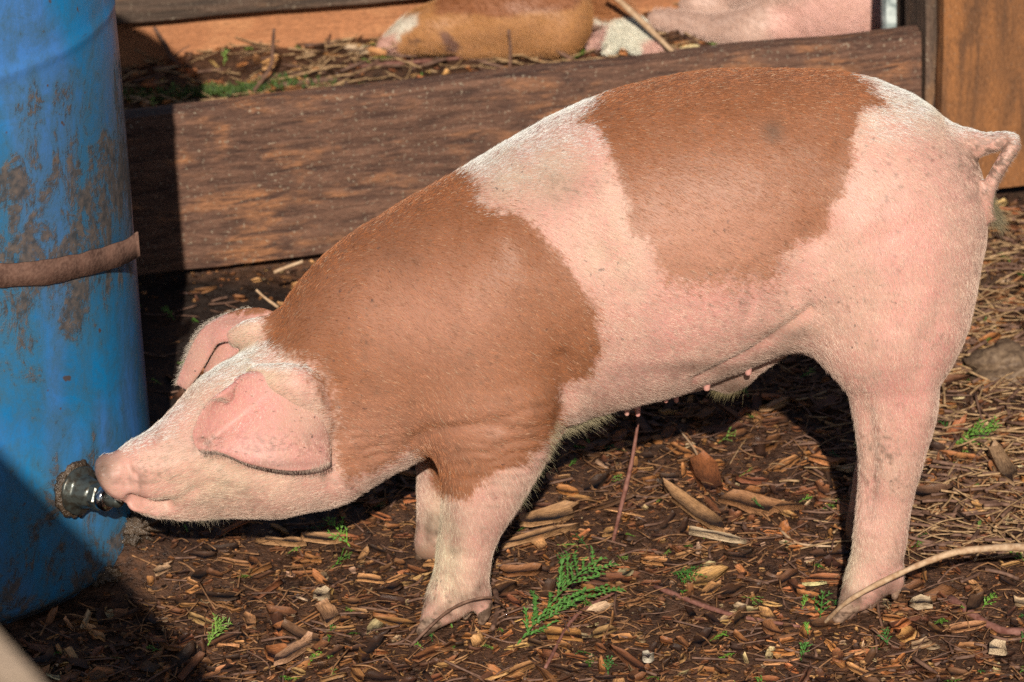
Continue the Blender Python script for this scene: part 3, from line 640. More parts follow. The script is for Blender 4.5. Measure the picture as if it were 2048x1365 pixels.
def hornmat():
    M = Mat('horn', .45, .4); n = M.noise(M.coord((1, 1, 5)), 60, 4, .6); n2 = M.noise(M.coord(), 70, 4, .6)
    M.col(M.mix(M.ramp(n2, [(.45, 0), (.6, .8)]), M.mix(M.ramp(n, [(.35, 0), (.65, 1)]), (.22, .13, .09), (.42, .28, .20)), (.05, .03, .02))); M.bump(n, .5, .001); return M.m
HORN = hornmat()
def claw(nodes, s=(1, .8, 1)):
    c = chain_pts(nodes, 5); v_, f_ = body_mesh([(c, s, .004, 'add')], .0016, 2); nn_ = vnormals(v_, f_)
    if (nn_*(v_-v_.mean(0))).sum(1).mean() < 0: f_ = f_[:, ::-1]
    v_[:, 2] = np.maximum(v_[:, 2], ground_z(v_[:, 0], v_[:, 1])-.012)
    return mesh_obj('hoof', v_, f_, HORN, pig)
for nd in ([(876, 1228, 24, -.106), (862, 1246, 19, -.110), (846, 1262, 14, -.113)], [(904, 1212, 22, -.078), (892, 1232, 17, -.078), (880, 1246, 13, -.078)],
           [(966, 1205, 17, -.098), (968, 1228, 13, -.100), (963, 1244, 8, -.101)], [(938, 1200, 14, -.075), (936, 1220, 11, -.075), (930, 1234, 7, -.075)],
           [(1702, 1205, 24, -.112), (1690, 1222, 18, -.114), (1677, 1236, 13, -.116)], [(1730, 1196, 22, -.082), (1722, 1214, 17, -.082), (1713, 1228, 13, -.082)],
           [(1792, 1158, 14, -.102), (1793, 1176, 10, -.103), (1789, 1194, 7, -.104)],
           [(858, 1088, 19, .082), (848, 1102, 14, .08), (836, 1116, 7, .08)], [(869, 1088, 19, .104), (860, 1100, 14, .106), (850, 1112, 7, .106)],
           [(1722, 1064, 20, .083), (1708, 1080, 13, .082)], [(1738, 1060, 19, .105), (1724, 1076, 12, .107)]):
    claw(nd)
# hair
def hairmat():
    M = Mat('bristle', .45, .5); at = M.node('ShaderNodeAttribute', attribute_name='tint'); M.col(at.outputs['Color']); return M.m
HAIR = hairmat()
def make_hair(name, roots, dirs, length, radius, tint, droop, parent, npts=4, wob=.12):
    n = len(roots); t = np.linspace(0, 1, npts)
    D = dirs+wob*rng.normal(size=dirs.shape); D /= np.linalg.norm(D, axis=1)[:, None]
    D2 = D+droop; D2 /= np.linalg.norm(D2, axis=1)[:, None]
    pts = roots[:, None]+length[:, None, None]*(D[:, None]*(t-.5*t*t)[None, :, None]+D2[:, None]*(.5*t*t)[None, :, None])
    hc = bpy.data.hair_curves.new(name); hc.add_curves([npts]*n)
    hc.attributes['position'].data.foreach_set('vector', pts.ravel().astype(np.float32))
    ra = hc.attributes.get('radius') or hc.attributes.new('radius', 'FLOAT', 'POINT')
    ra.data.foreach_set('value', (radius[:, None]*np.array([1, .9, .7, .2] if npts == 4 else np.linspace(1, .2, npts))[None]).ravel().astype(np.float32))
    tc = hc.attributes.new('tint', 'FLOAT_COLOR', 'CURVE'); tc.data.foreach_set('color', np.hstack([tint, np.ones((n, 1))]).ravel().astype(np.float32))
    hc.materials.append(HAIR); o = bpy.data.objects.new(name, hc); return link(o, parent)
def sample(V, F, n, wgt=None):
    a = V[F[:, 0]]; b = V[F[:, 1]]; c = V[F[:, 2]]; d = V[F[:, 3]]
    ar = .5*np.linalg.norm(np.cross(c-a, d-b), axis=1); 
    if wgt is not None: ar = ar*wgt[F].mean(1)
    f = rng.choice(len(F), n, p=ar/ar.sum()); s, t = rng.random(n)[:, None], rng.random(n)[:, None]
    return (a[f]*(1-s)+b[f]*s)*(1-t)+(d[f]*(1-s)+c[f]*s)*t, f
wg = np.where(hoof > .3, .0, 1.0)*np.where(is_ear > 0, .8, 1)*np.where(is_ear == 4, 0, 1)
wg *= np.where(seg_dist(up, vp, [(200, 930), (250, 985)]) < 48, .04, 1)*np.where(Vp[:, 2] < .05, .25, 1)*np.where((brown > 0) & (vp > 430), .75, 1)
NH = 480000
rt, fi = sample(Vp, Fp, NH, wg); fc4 = Fp[fi]; nr = Np[fc4].mean(1); nr /= np.linalg.norm(nr, axis=1)[:, None]+1e-9
hu, hv = proj(rt); er = is_ear[fc4[:, 0]]
fl = np.zeros_like(rt); fl[:] = (.9, 0, -.45)
def wset(mask_w, vec):
    global fl
    fl = fl*(1-mask_w[:, None])+np.array(vec)[None]*mask_w[:, None]
wset(sstep(760, 560, hu), (.85, 0, .35)); wset(sstep(700, 900, hv)*sstep(800, 880, hu), (.25, 0, -1)); wset(sstep(1560, 1800, hu)*sstep(250, 500, hv), (.15, 0, -1)); wset(sstep(1930, 1960, hu)*sstep(500, 400, hv), (.7, 0, -.5))
wset(np.exp(-(((hu-1010)/160)**2+((hv-870)/60)**2)), (1, 0, -.15))
fl[er == 1] = (-.35, 0, -1); fl[er >= 2] = (-.8, 0, -.6)
fl[:, 0] += .35*fbm(hu/70, hv/70, 71, 2); fl[:, 2] += .35*fbm(hu/70, hv/70, 83, 2)
fl -= nr*(fl*nr).sum(1)[:, None]; fl /= np.linalg.norm(fl, axis=1)[:, None]+1e-9
bsd = np.where(er > 0, -40, brown_at(hu, hv)); bsd = np.where((er == 2) & (hv < 640) & (hu > 455), 10, bsd); bsd = np.where((hu > 500) & (hu < 545) & (hv < 636) & (er == 0), 10, bsd)
softw = 9+30*blob(hu, hv, 1460, 580, 210, 60)+14*blob(hu, hv, 1250, 420, 60, 160)*0+12*blob(hu, hv, 640, 800, 70, 120)+10*blob(hu, hv, 1000, 400, 80, 50)
isb = (bsd+rng.normal(0, 1, NH)*softw) > 0
_, hcr = tones(hu, hv, er)
jw = (rng.uniform(.6, 1.35, NH)*(1+.3*fbm(hu/45, hv/30, 95, 4)))[:, None]; j = (rng.uniform(.7, 1.25, NH)*(1+.22*fbm(hu/14, hv/8, 93, 3)))[:, None]
pkb = pinkbrown(hu, hv); jb = (rng.uniform(.45, 1.5, NH)*(1+.3*fbm(hu/30, hv/16, 97, 3)))[:, None]
tint = np.where(isb[:, None], np.where(rng.random(NH)[:, None] < .06, np.array([.58, .42, .28]), (np.array([.39, .138, .050])*(1-pkb[:, None])+np.array([.52, .26, .165])*pkb[:, None]))*jb, (np.array([.72, .52, .42])*(1-hcr[:, None]) + np.array([.70, .60, .43])*hcr[:, None])*jw)
gm_ = grime_at(hu, hv, rt[:, 2])[:, None]*(er == 0)[:, None]; tint = tint*(1-gm_)+np.array([.16, .10, .07])*gm_
sky_sheen = (sstep(.62, .88, nr[:, 2])*(~isb))[:, None]; tint = tint*(1-sky_sheen)+np.array([.88, .88, .82])*j*sky_sheen  # sky reflected along the back, painted as whiter tint on upward-facing hair
ln_ = rng.uniform(.0035, .0075, NH)*np.where(er > 0, .45, 1)*(1+.4*hcr)
ln_ *= 1+1.2*np.exp(-(((hu-1120)/50)**2+((hv-880)/60)**2))+1.0*np.exp(-(((hu-1050)/40)**2+((hv-1000)/80)**2))
lift = np.where(er > 0, .10, .16)
fringe = (np.abs(nr@cF) < .35) & (hv > 640)
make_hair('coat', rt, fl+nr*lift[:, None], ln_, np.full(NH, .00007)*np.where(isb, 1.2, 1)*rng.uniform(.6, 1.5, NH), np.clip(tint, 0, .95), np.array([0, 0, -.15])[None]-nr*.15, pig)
# long fringes: elbow, belly, sheath, jaw, thigh edge
def fringe_hair(poly, Y, n, ln, dirv, col, spread=.006):
    pts = catmull([P(a, b, Y) for a, b in poly], 12); i = rng.integers(0, len(pts), n)
    r_ = pts[i]+rng.normal(0, spread, (n, 3)); d = np.tile(np.array(dirv, float), (n, 1)); d /= np.linalg.norm(d, axis=1)[:, None]
    return r_, d, ln*rng.uniform(.5, 1.1, n), np.array(col)*rng.uniform(.7, 1.15, (n, 1))
OL = (.40, .34, .20)
FR = [fringe_hair([(1200, 822), (1140, 838), (1112, 850)], -.05, 1400, .014, (.9, .0, -.6), (.50, .42, .26), .006),
      fringe_hair([(1100, 850), (1078, 895), (1045, 945), (1018, 995)], -.10, 2400, .013, (.7, 0, -.7), (.52, .45, .28), .006),
      fringe_hair([(1012, 1000), (975, 1080), (965, 1140)], -.095, 500, .009, (.35, 0, -1), (.6, .54, .34), .004),
      fringe_hair([(1478, 760), (1455, 768), (1436, 762)], .0, 1100, .014, (-.4, -.1, -.7), (.30, .24, .12), .005),
      fringe_hair([(1435, 750), (1520, 722), (1590, 668)], .0, 600, .009, (.1, 0, -1), (.42, .36, .22), .004),
      fringe_hair([(330, 1018), (380, 1022), (430, 1022)], -.09, 500, .012, (.2, 0, -1), (.6, .5, .36), .004),
      fringe_hair([(1650, 650), (1695, 730), (1720, 800), (1724, 900)], -.095, 700, .007, (-.5, 0, -.9), (.62, .55, .38), .003),
      fringe_hair([(400, 901), (440, 904), (500, 927), (575, 940), (630, 936), (658, 924)], -.158, 900, .005, (.1, -.2, -1), (.62, .45, .36), .0015),
      fringe_hair([(455, 803), (434, 798), (408, 816), (388, 858), (388, 880)], -.147, 400, .005, (-1, 0, 0), (.62, .48, .38), .0015),
      fringe_hair([(500, 616), (455, 628), (410, 650), (385, 684), (370, 720), (353, 768)], .024, 900, .005, (-.8, 0, -.1), (.66, .56, .46), .0015),
      fringe_hair([(1968, 390), (1978, 415), (1990, 436)], -.03, 1500, .024, (.55, 0, -.7), (.27, .22, .13), .003)]
r_ = np.vstack([a[0] for a in FR]); d_ = np.vstack([a[1] for a in FR]); l_ = np.concatenate([a[2] for a in FR]); c_ = np.vstack([a[3] for a in FR])
make_hair('fringe_hair', r_, d_, l_, np.full(len(r_), .00008), np.clip(c_, 0, .95), np.array([0, 0, -.5])[None], pig, 5, .22)

# ---------------------------------------------------------------- sleeping piglets
def rest(u, v, r, zb=.085):
    """centre of a ball of r pixels seen at u,v and lying on the bedding"""
    rr = .1
    for _ in range(4):
        p = G(u, v, zb+rr); rr = pxm(r, p)
    return list(p)+[rr]
def small_pig(name, chains, label, masks, skin_tint, h=.006, hair=40000, group='piglets asleep behind the fence'):
    grp_ = []
    for nodes, s, k in chains:
        c = np.array([rest(a, b, r)+[] if len(nd) == 3 else None for nd in nodes for a, b, r in [nd[:3]]] if all(len(nd) == 3 for nd in nodes) else [list(P(a, b, Y))+[pxm(r, P(a, b, Y))] for a, b, r, Y in nodes])
        grp_.append((catmull(c, 4) if len(c) > 1 else c, s, k, 'add'))
    V, F = body_mesh(grp_, h, 4); N_ = vnormals(V, F)
    if (N_*(V-V.mean(0))).sum(1).mean() < 0: F = F[:, ::-1]; N_ = -N_
    V = V+N_*(.002*fbm(V[:, 0]*25, V[:, 2]*25+V[:, 1]*20, 3, 3))[:, None]
    u, v = proj(V); col = np.tile(np.array(skin_tint, float), (len(V), 1))
    for poly, c, f in masks:
        m_ = sstep(-f, f, poly_sd(u+6*fbm(u/14, v/14, 3, 3), v+6*fbm(u/14, v/14, 9, 3), poly))[:, None]; col = col*(1-m_)+np.array(c)*m_
    o = mesh_obj(name, V, F, PSKIN, None, True, {'tint': ('FLOAT_COLOR', np.hstack([col, np.ones((len(V), 1))]))})
    tag(o, label, 'piglet', group)
    r2, f2 = sample(V, F, hair); nn = N_[F[f2, 0]]; d2 = np.tile([.7, -.1, -.5], (hair, 1)); d2 = d2-nn*(d2*nn).sum(1)[:, None]; d2 /= np.linalg.norm(d2, axis=1)[:, None]+1e-9
    make_hair('coat', r2, d2+nn*.3, rng.uniform(.006, .011, hair), np.full(hair, .00016), np.clip(col[F[f2, 0]]*1.15*rng.uniform(.8, 1.2, (hair, 1)), 0, .9), np.zeros((1, 3)), o)
    return o
def pskin():
    M = Mat('piglet_skin', .5, .35); at = M.node('ShaderNodeAttribute', attribute_name='tint'); n = M.noise(M.coord(), 60, 4, .6)
    M.col(M.mix(M.ramp(n, [(.4, .35), (.65, 0)]), at.outputs['Color'], (.35, .17, .10))); M.bump(n, .3, .002); return M.m
PSKIN = pskin()
B1 = small_pig('piglet', [
    ([(1105, 30, 78), (1030, 22, 86), (970, 34, 74), (915, 48, 62), (868, 58, 55), (828, 68, 44), (795, 82, 30), (770, 92, 21)], (1, .9, .9), .02),
    ([(1120, 60, 52), (1060, 82, 30), (980, 98, 17), (930, 104, 13)], (1, 1, 1), .02),
    ([(760, -10, 60), (840, -30, 75), (960, -40, 85), (1060, -30, 80)], (1, 1, 1), .03),
    ([(885, 66, 16), (893, 84, 13), (900, 100, 8)], (1, .5, 1), .006)],
    'tan brown piglet with a white blaze asleep on the bedding, leftmost of the sleeping piglets',
    [([(742, 84), (800, 40), (832, 30), (836, 50), (800, 72), (790, 90), (760, 100)], (.72, .66, .55), 4), ([(740, 78), (790, 68), (795, 120), (740, 120)], (.55, .32, .26), 5), ([(880, 62), (900, 66), (918, 104), (892, 106)], (.16, .08, .06), 3), ([(850, -80), (1200, -80), (1150, 18), (1000, 34), (870, 26)], (.27, .10, .04), 6), ([(815, 82), (850, 78), (848, 86), (818, 90)], (.10, .05, .03), 2)],
    (.42, .20, .075))
B2 = small_pig('piglet', [
    ([(1180, -30, 70), (1200, 5, 60), (1228, 40, 50), (1262, 68, 38), (1292, 92, 25), (1308, 100, 20)], (1, .9, .9), .02),
    ([(1200, 60, 20), (1190, 82, 16), (1180, 98, 9)], (1, .5, 1), .006), ([(1222, 90, 14), (1212, 104, 10)], (1, 1, 1), .006)],
    'piglet with white face and brown forehead asleep against the plank, middle of the sleeping piglets',
    [([(1150, -80), (1290, -80), (1285, 30), (1235, 42), (1150, 36)], (.40, .17, .07), 5), ([(1165, 44), (1215, 50), (1200, 110), (1160, 110)], (.55, .33, .28), 5), ([(1285, 86), (1340, 80), (1340, 130), (1280, 118)], (.6, .36, .3), 5)],
    (.74, .70, .58))
B3 = small_pig('piglet', [
    ([(1300, -34, 52), (1400, -40, 60), (1520, -30, 80), (1640, -10, 100), (1780, -14, 100)], (1, .9, 1), .03),
    ([(1560, 40, 56), (1500, 58, 44), (1430, 58, 31), (1370, 48, 27), (1312, 40, 22)], (1, 1, 1), .005),
    ([(1690, 20, 74), (1620, 62, 34), (1560, 84, 18)], (1, 1, 1), .006), ([(1760, 20, 72), (1740, 50, 40)], (1, 1, 1), .01), ([(1400, 8, 40), (1500, 4, 40), (1590, 6, 30)], (1, 1, 1), .005)],
    'pale pink piglet asleep on its side, rightmost of the sleeping piglets',
    [([(1540, 20), (1800, -60), (1800, 120), (1540, 120)], (.70, .42, .36), 20)],
    (.58, .40, .33))

# ---------------------------------------------------------------- chips and litter
PAL = np.array([(.05, .022, .012), (.12, .05, .024), (.27, .105, .042), (.46, .18, .06), (.62, .31, .12), (.64, .43, .24)])
def chips(name, pos, L, Wd, T, yaw, tilt, col, mat=CHIP, parent=None, bend=.05):
    n = len(L); K = 9
    ox = np.array([-1, -.55, 0, .5, .95, 1, .5, 0, -.55, -.95]); oy = np.array([.85, .95, 1, 1, .8, -.85, -.95, -1, -.95, -.8]); K = 10
    OX = np.repeat(ox[None], n, 0); e_ = [0, 4, 5, 9]; OX[:, e_] *= rng.uniform(.45, 1.1, (n, 4)); OX[:, [1, 2, 3, 6, 7, 8]] += rng.uniform(-.12, .12, (n, 6))
    OX[:, [1, 8]] = np.maximum(OX[:, [1, 8]], OX[:, [0, 9]]+.03); OX[:, [3, 6]] = np.minimum(OX[:, [3, 6]], OX[:, [4, 5]]-.03)
    OY = oy[None]*rng.uniform(.7, 1.12, (n, K)); OY[:, [0, 9]] *= rng.uniform(.15, 1.05, (n, 1)); OY[:, [4, 5]] *= rng.uniform(.15, 1.05, (n, 1)); OY = OY+OX*rng.uniform(-.35, .35, (n, 1))
    x = OX*L[:, None]/2; y = OY*Wd[:, None]/2; bz = bend*L[:, None]*(OX**2)*rng.uniform(-1, 1, (n, 1)); tj = rng.uniform(.5, 1.2, (n, K))
    low = np.stack([x, y, bz], -1); hi = np.stack([x*.98, y*.93, bz+T[:, None]*tj], -1)
    V = np.concatenate([low, hi], 1)
    grain = V + rng.uniform(0, 30, (n, 1, 3))
    cy, sy = np.cos(yaw), np.sin(yaw); ct, st = np.cos(tilt), np.sin(tilt); r2 = rng.uniform(-.5, .5, n)*(np.abs(tilt)/.25+.2); cr_, sr_ = np.cos(r2), np.sin(r2)
    X, Y_, Z_ = V[..., 0], V[..., 1], V[..., 2]
    Y2 = Y_*cr_[:, None]-Z_*sr_[:, None]; Z2 = Y_*sr_[:, None]+Z_*cr_[:, None]
    X3 = X*ct[:, None]+Z2*st[:, None]; Z3 = -X*st[:, None]+Z2*ct[:, None]
    X4 = X3*cy[:, None]-Y2*sy[:, None]; Y4 = X3*sy[:, None]+Y2*cy[:, None]
    Vw = np.stack([X4, Y4, Z3], -1)+pos[:, None]
    base = (np.arange(n)*2*K)
    sides = np.stack([np.stack([base+k, base+(k+1) % K, base+K+(k+1) % K, base+K+k], 1) for k in range(K)], 1).reshape(-1, 4)
    q1_ = np.stack([np.stack([base+K+i, base+K+i+1, base+K+8-i, base+K+9-i], 1) for i in range(4)], 1).reshape(-1, 4)[:, ::-1]
    Fl = np.vstack([q1_, sides]); Vf = Vw.reshape(-1, 3)
    c4 = np.repeat(np.hstack([col, np.ones((n, 1))])[:, None], 2*K, 1)
    return mesh_obj(name, Vf, Fl, mat, parent, False, {'tint': ('FLOAT_COLOR', c4.reshape(-1, 4)), 'grain': ('FLOAT_VECTOR', grain.reshape(-1, 3))})
def pick(n, pr): i = rng.choice(len(PAL), n, p=pr); return PAL[i]*rng.uniform(.75, 1.35, (n, 1))*rng.uniform(.9, 1.1, (n, 3))
def region(n, x0, x1, y0, y1): return rng.uniform(x0, x1, n), rng.uniform(y0, y1, n)
PR = [.20, .22, .22, .20, .12, .04]
xs, ys, Ls, Ws = [], [], [], []
for n_, reg, (l0, l1), (w0, w1) in ((46000, (-.85, .9, -.62, 1.0), (.002, .011), (.15, .8)), (7500, (-.85, .9, -.62, 1.0), (.012, .040), (.14, .5)), (1000, (-.85, .9, -.62, 1.0), (.03, .08), (.10, .30)), (1000, (-.85, .9, -.62, 1.0), (.02, .055), (.22, .5)), (5000, (-1.2, 1.4, 1.0, 2.2), (.01, .05), (.08, .4)), (3500, (-1.7, 1.7, -1.5, 2.3), (.01, .04), (.15, .4))):
    x, y = region(n_, *reg); L = l0+(l1-l0)*rng.random(n_)**1.6; xs.append(x); ys.append(y); Ls.append(L); Ws.append(L*rng.uniform(w0, w1, n_))
x, y, L, Wd = map(np.concatenate, (xs, ys, Ls, Ws)); n_ = len(x)
keep = rng.random(n_) < .60+.9*sstep(-.35, .25, fbm(x*5, y*5, 33, 4)); keep &= np.hypot(x-BX, y-BY) > R+.005
for fx, fy in ((-.112, -.10), (.366, -.105), (-.11, .09)): keep &= (np.hypot(x-fx, y-fy) > .03) | (L < .008)
keep &= ~((fs(x, y) > -.02) & (fs(x, y) < .045) & (L > .02)); keep &= rng.random(n_) > darkish(x, y)*.93; x, y, L, Wd = x[keep], y[keep], L[keep], Wd[keep]; n_ = len(x)
T = np.clip(Wd*rng.uniform(.12, .45, n_), .0005, .005)
tilt = rng.normal(0, .17, n_); z = ground_z(x, y)+np.abs(np.sin(tilt))*L*.25+rng.uniform(0, .003, n_)
yaw = rng.normal(.15, 1.0, n_)
ch = chips('bark_mulch', np.stack([x, y, z], 1), L, Wd, T, yaw, tilt, np.clip(pick(n_, PR)*np.where(y > .98, 1.35, 1)[:, None]*np.where(L < .012, .72, 1)[:, None]*(1+.5*fbm(x*6, y*6, 21, 3))[:, None], 0, .85)); tag(ch, 'brown and orange wood chips covering the pen floor', 'wood chips', kind='stuff')
# thin fibres and twiglets
V, F = [], []
for k in range(2600):
    back = k < 700
    if back: x = rng.uniform(-.9, 1.1); y = rng.uniform(1.0, 2.1)
    elif k < 1500: x = rng.uniform(.35, .8); y = rng.uniform(.05, 1.0)
    else: x = rng.uniform(-.7, .8); y = rng.uniform(-.5, 1.0)
    if math.hypot(x-BX, y-BY) < R+.03 or -.05 < fs(x, y) < .06: continue
    l = rng.uniform(.02, .09 if (back or x > .4) else .06); a = rng.normal(.1, .8); d = np.array([math.cos(a), math.sin(a), rng.normal(0, .16)])
    c = np.array([x, y, float(ground_z(x, y))+.005]); side = np.array([-math.sin(a), math.cos(a), rng.normal(0, .3)])*rng.normal(0, .12)*l
    p = [c-d*l/2, c+side, c+d*l/2]; r0 = rng.uniform(.0006, .0028 if back or x > .4 else .0018)
    v, f = tube_vf(catmull(p, 3), r0, 5, len(V)); V += v; F += f
    if len(V) == 0: pass
V2, F2 = [], []
for k in range(3000):
    if k < 2000:
        x = rng.uniform(-.8, 1.0); y = rng.uniform(1.0, 1.9)
        if fs(x, y) < .06: continue
    else: x = rng.normal(.60, .12); y = rng.uniform(.0, 1.0)
    l = rng.uniform(.015, .08); a = rng.normal(.1, .7); d = np.array([math.cos(a), math.sin(a), rng.normal(0, .2)]); c = np.array([x, y, float(ground_z(x, y))+.008])
    v, f = tube_vf(catmull([c-d*l/2, c+rng.normal(0, .05, 3)*l, c+d*l/2], 3), rng.uniform(.0004, .0016), 5, len(V2)); V2 += v; F2 += f
V3, F3 = [], []
for k in range(6500):
    x = rng.uniform(-.62, .75); y = rng.uniform(-.48, .95)
    if math.hypot(x-BX, y-BY) < R+.03 or -.05 < fs(x, y) < .06 or darkish(x, y) > rng.random()*1.1: continue
    if float(fbm(x*7, y*7, 44, 3)) < rng.uniform(-.5, .15): continue
    l = .008+.042*rng.random()**2; a = rng.normal(.1, 1.1); d = np.array([math.cos(a), math.sin(a), rng.normal(0, .22)]); c = np.array([x, y, float(ground_z(x, y))+rng.uniform(.002, .008)])
    v, f = tube_vf(catmull([c-d*l/2, c+rng.normal(0, .09, 3)*l, c+d*l/2], 2), rng.uniform(.0003, .0012), 4, len(V3)); V3 += v; F3 += f
fi_ = mesh_obj('bark_fibres', V3, F3, FIBRE); tag(fi_, 'shredded reddish brown bark fibres matted into the mulch', 'fibres', kind='stuff')
st = mesh_obj('straw_litter', V2, F2, STRAW); tag(st, 'thin pale straw over the bedding behind the plank and beside the hind leg', 'straw', kind='stuff')
tw = mesh_obj('twig_litter', V, F, BARK); tag(tw, 'thin brown twigs and fibres scattered over the bedding', 'twigs', kind='stuff')
# green bits: small cedar fronds
GRN = np.array([(.10, .24, .03), (.16, .34, .04), (.05, .15, .03), (.22, .36, .07)])
def frond(o, d, up, L, col, V, F, C, sub=7, w=.0012, curl=.15):
    """flat fern-like spray: stem with alternate side sprigs of scale leaves"""
    o = np.array(o, float); d = np.array(d, float)/np.linalg.norm(d); s = np.cross(d, up); s /= np.linalg.norm(s); up2 = np.cross(s, d)
    def strip(p, q, w0):
        b = len(V); dd = q-p; sd_ = np.cross(dd, up2); sd_ /= np.linalg.norm(sd_)+1e-9
        V.extend([p-sd_*w0*.4, p+sd_*w0*.4, (p+q)/2+sd_*w0+up2*w0*.5, q, (p+q)/2-sd_*w0+up2*w0*.5]); F.append([b, b+1, b+2, b+3, b+4]); C.extend([col*rng.uniform(.75, 1.25)]*5)
    prev = o
    for i in range(1, sub+1):
        t = i/sub; p = o+d*L*t+up2*L*curl*math.sin(t*2.2)*.5; strip(prev, p, w*.8)
        for sg in (-1, 1):
            if rng.random() < .12: continue
            ll = L*.42*math.sin(math.pi*(t*.72+.2))*rng.uniform(.55, 1.15); dz = rng.uniform(-.35, .25); e = p+(d*1.0+s*sg*rng.uniform(.45, .75)+up2*dz)*ll*.85
            nb = max(2, int(ll/.0055)); pv = p; el_ = (e-p)/(ll+1e-9); c2 = np.cross(el_, up2); col2 = col*rng.uniform(.6, 1.3)
            for j_ in range(1, nb+1):
                pq = p+(e-p)*j_/nb+up2*rng.normal(0, .0008); strip(pv, pq, w*.8)
                for s2 in (-1, 1):
                    if rng.random() < .85: strip(pq, pq+(el_*.9+c2*s2*rng.uniform(.35, .7)+up2*rng.normal(0, .3))*min(.0075, ll*.35)*rng.uniform(.5, 1.1), w*.6)
                pv = pq
        prev = p
V, F, C = [], [], []
for k in range(520):
    back = k < 210
    if back: x = rng.uniform(-.75, .9); y = rng.uniform(1.0, 1.75)
    else: x = rng.uniform(-.55, .7); y = rng.uniform(-.45, .85)
    if math.hypot(x-BX, y-BY) < R+.03 or -.05 < fs(x, y) < .05: continue
    a = rng.uniform(0, 6.28); el = rng.uniform(.0, .6)
    frond((x, y, float(ground_z(x, y))+.004), (math.cos(a), math.sin(a), el), (0, 0, 1), rng.uniform(.008, .028), GRN[rng.integers(4)]*rng.uniform(.7, 1.1), V, F, C, sub=4, w=.0011)
gr = mesh_obj('green_litter', V, F, LEAF, None, False, {'tint': ('FLOAT_COLOR', np.hstack([np.array(C), np.ones((len(C), 1))]))})
tag(gr, 'bits of green cedar and moss scattered in the mulch', 'greenery', kind='stuff')

def sprig(u, v, u2, v2, label, L=None, col=(.08, .22, .04), lift=.012, sub=11, group=None, w=.0013):
    a = G(u, v, 0); b = G(u2, v2, 0); a[2] = float(ground_z(a[0], a[1]))+.006; b[2] = float(ground_z(b[0], b[1]))+.006+lift
    V, F, C = [], [], []; frond(a, b-a, (0, -.25, 1), np.linalg.norm(b-a), np.array(col), V, F, C, sub=sub, w=w)
    o = mesh_obj('cedar_sprig', V, F, LEAF, None, False, {'tint': ('FLOAT_COLOR', np.hstack([np.array(C), np.ones((len(C), 1))]))}); tag(o, label, 'sprig', group); return o
sprig(1035, 1290, 1185, 1165, 'large green cedar sprig lying right of the front hoof', sub=15, lift=.02, col=(.10, .25, .05), w=.0019)
sprig(1340, 1160, 1400, 1190, 'small green cedar sprig midway between the front and hind legs', sub=8)
sprig(1640, 1250, 1646, 1215, 'short green sprig beside the tip of the hind hoof', lift=.012, sub=4)
sprig(905, 1262, 880, 1245, 'bright green leaf sprig on the front hoof', col=(.16, .36, .04), lift=.03, sub=6)
sprig(415, 1282, 448, 1252, 'curved green sprig at the edge of the dark shadow', col=(.2, .34, .06), lift=.01, sub=10)
sprig(1900, 890, 1990, 870, 'green cedar sprig on the ground right of the hind leg', col=(.14, .3, .04), sub=9)
sprig(700, 1100, 660, 1070, 'green cedar sprig on the ground under the throat', col=(.16, .34, .04), sub=7)
sprig(1602, 1326, 1614, 1304, 'green sprig standing near the bottom edge below the hind hoof', lift=.005, sub=5)
sprig(560, 135, 640, 115, 'green sprig among the twigs behind the plank, left of the piglets', lift=.02, col=(.14, .34, .04), sub=8)
# moss strip behind the plank
V, F, C = [], [], []
mc = G(400, 205, .09)
for k in range(700):
    x = mc[0]+rng.normal(0, .08); y = mc[1]+.03+rng.normal(0, .012)
    frond((x, y, float(ground_z(x, y))+rng.uniform(0, .006)), (rng.normal(), rng.normal(), 1.2), (0, 1, .3), rng.uniform(.006, .013), np.array([.085, .14, .03])*rng.uniform(.5, 1.3), V, F, C, sub=2, w=.001)
mo = mesh_obj('moss', V, F, LEAF, None, False, {'tint': ('FLOAT_COLOR', np.hstack([np.array(C), np.ones((len(C), 1))]))}); tag(mo, 'strip of green moss behind the plank beside the barrel', 'moss', kind='stuff')

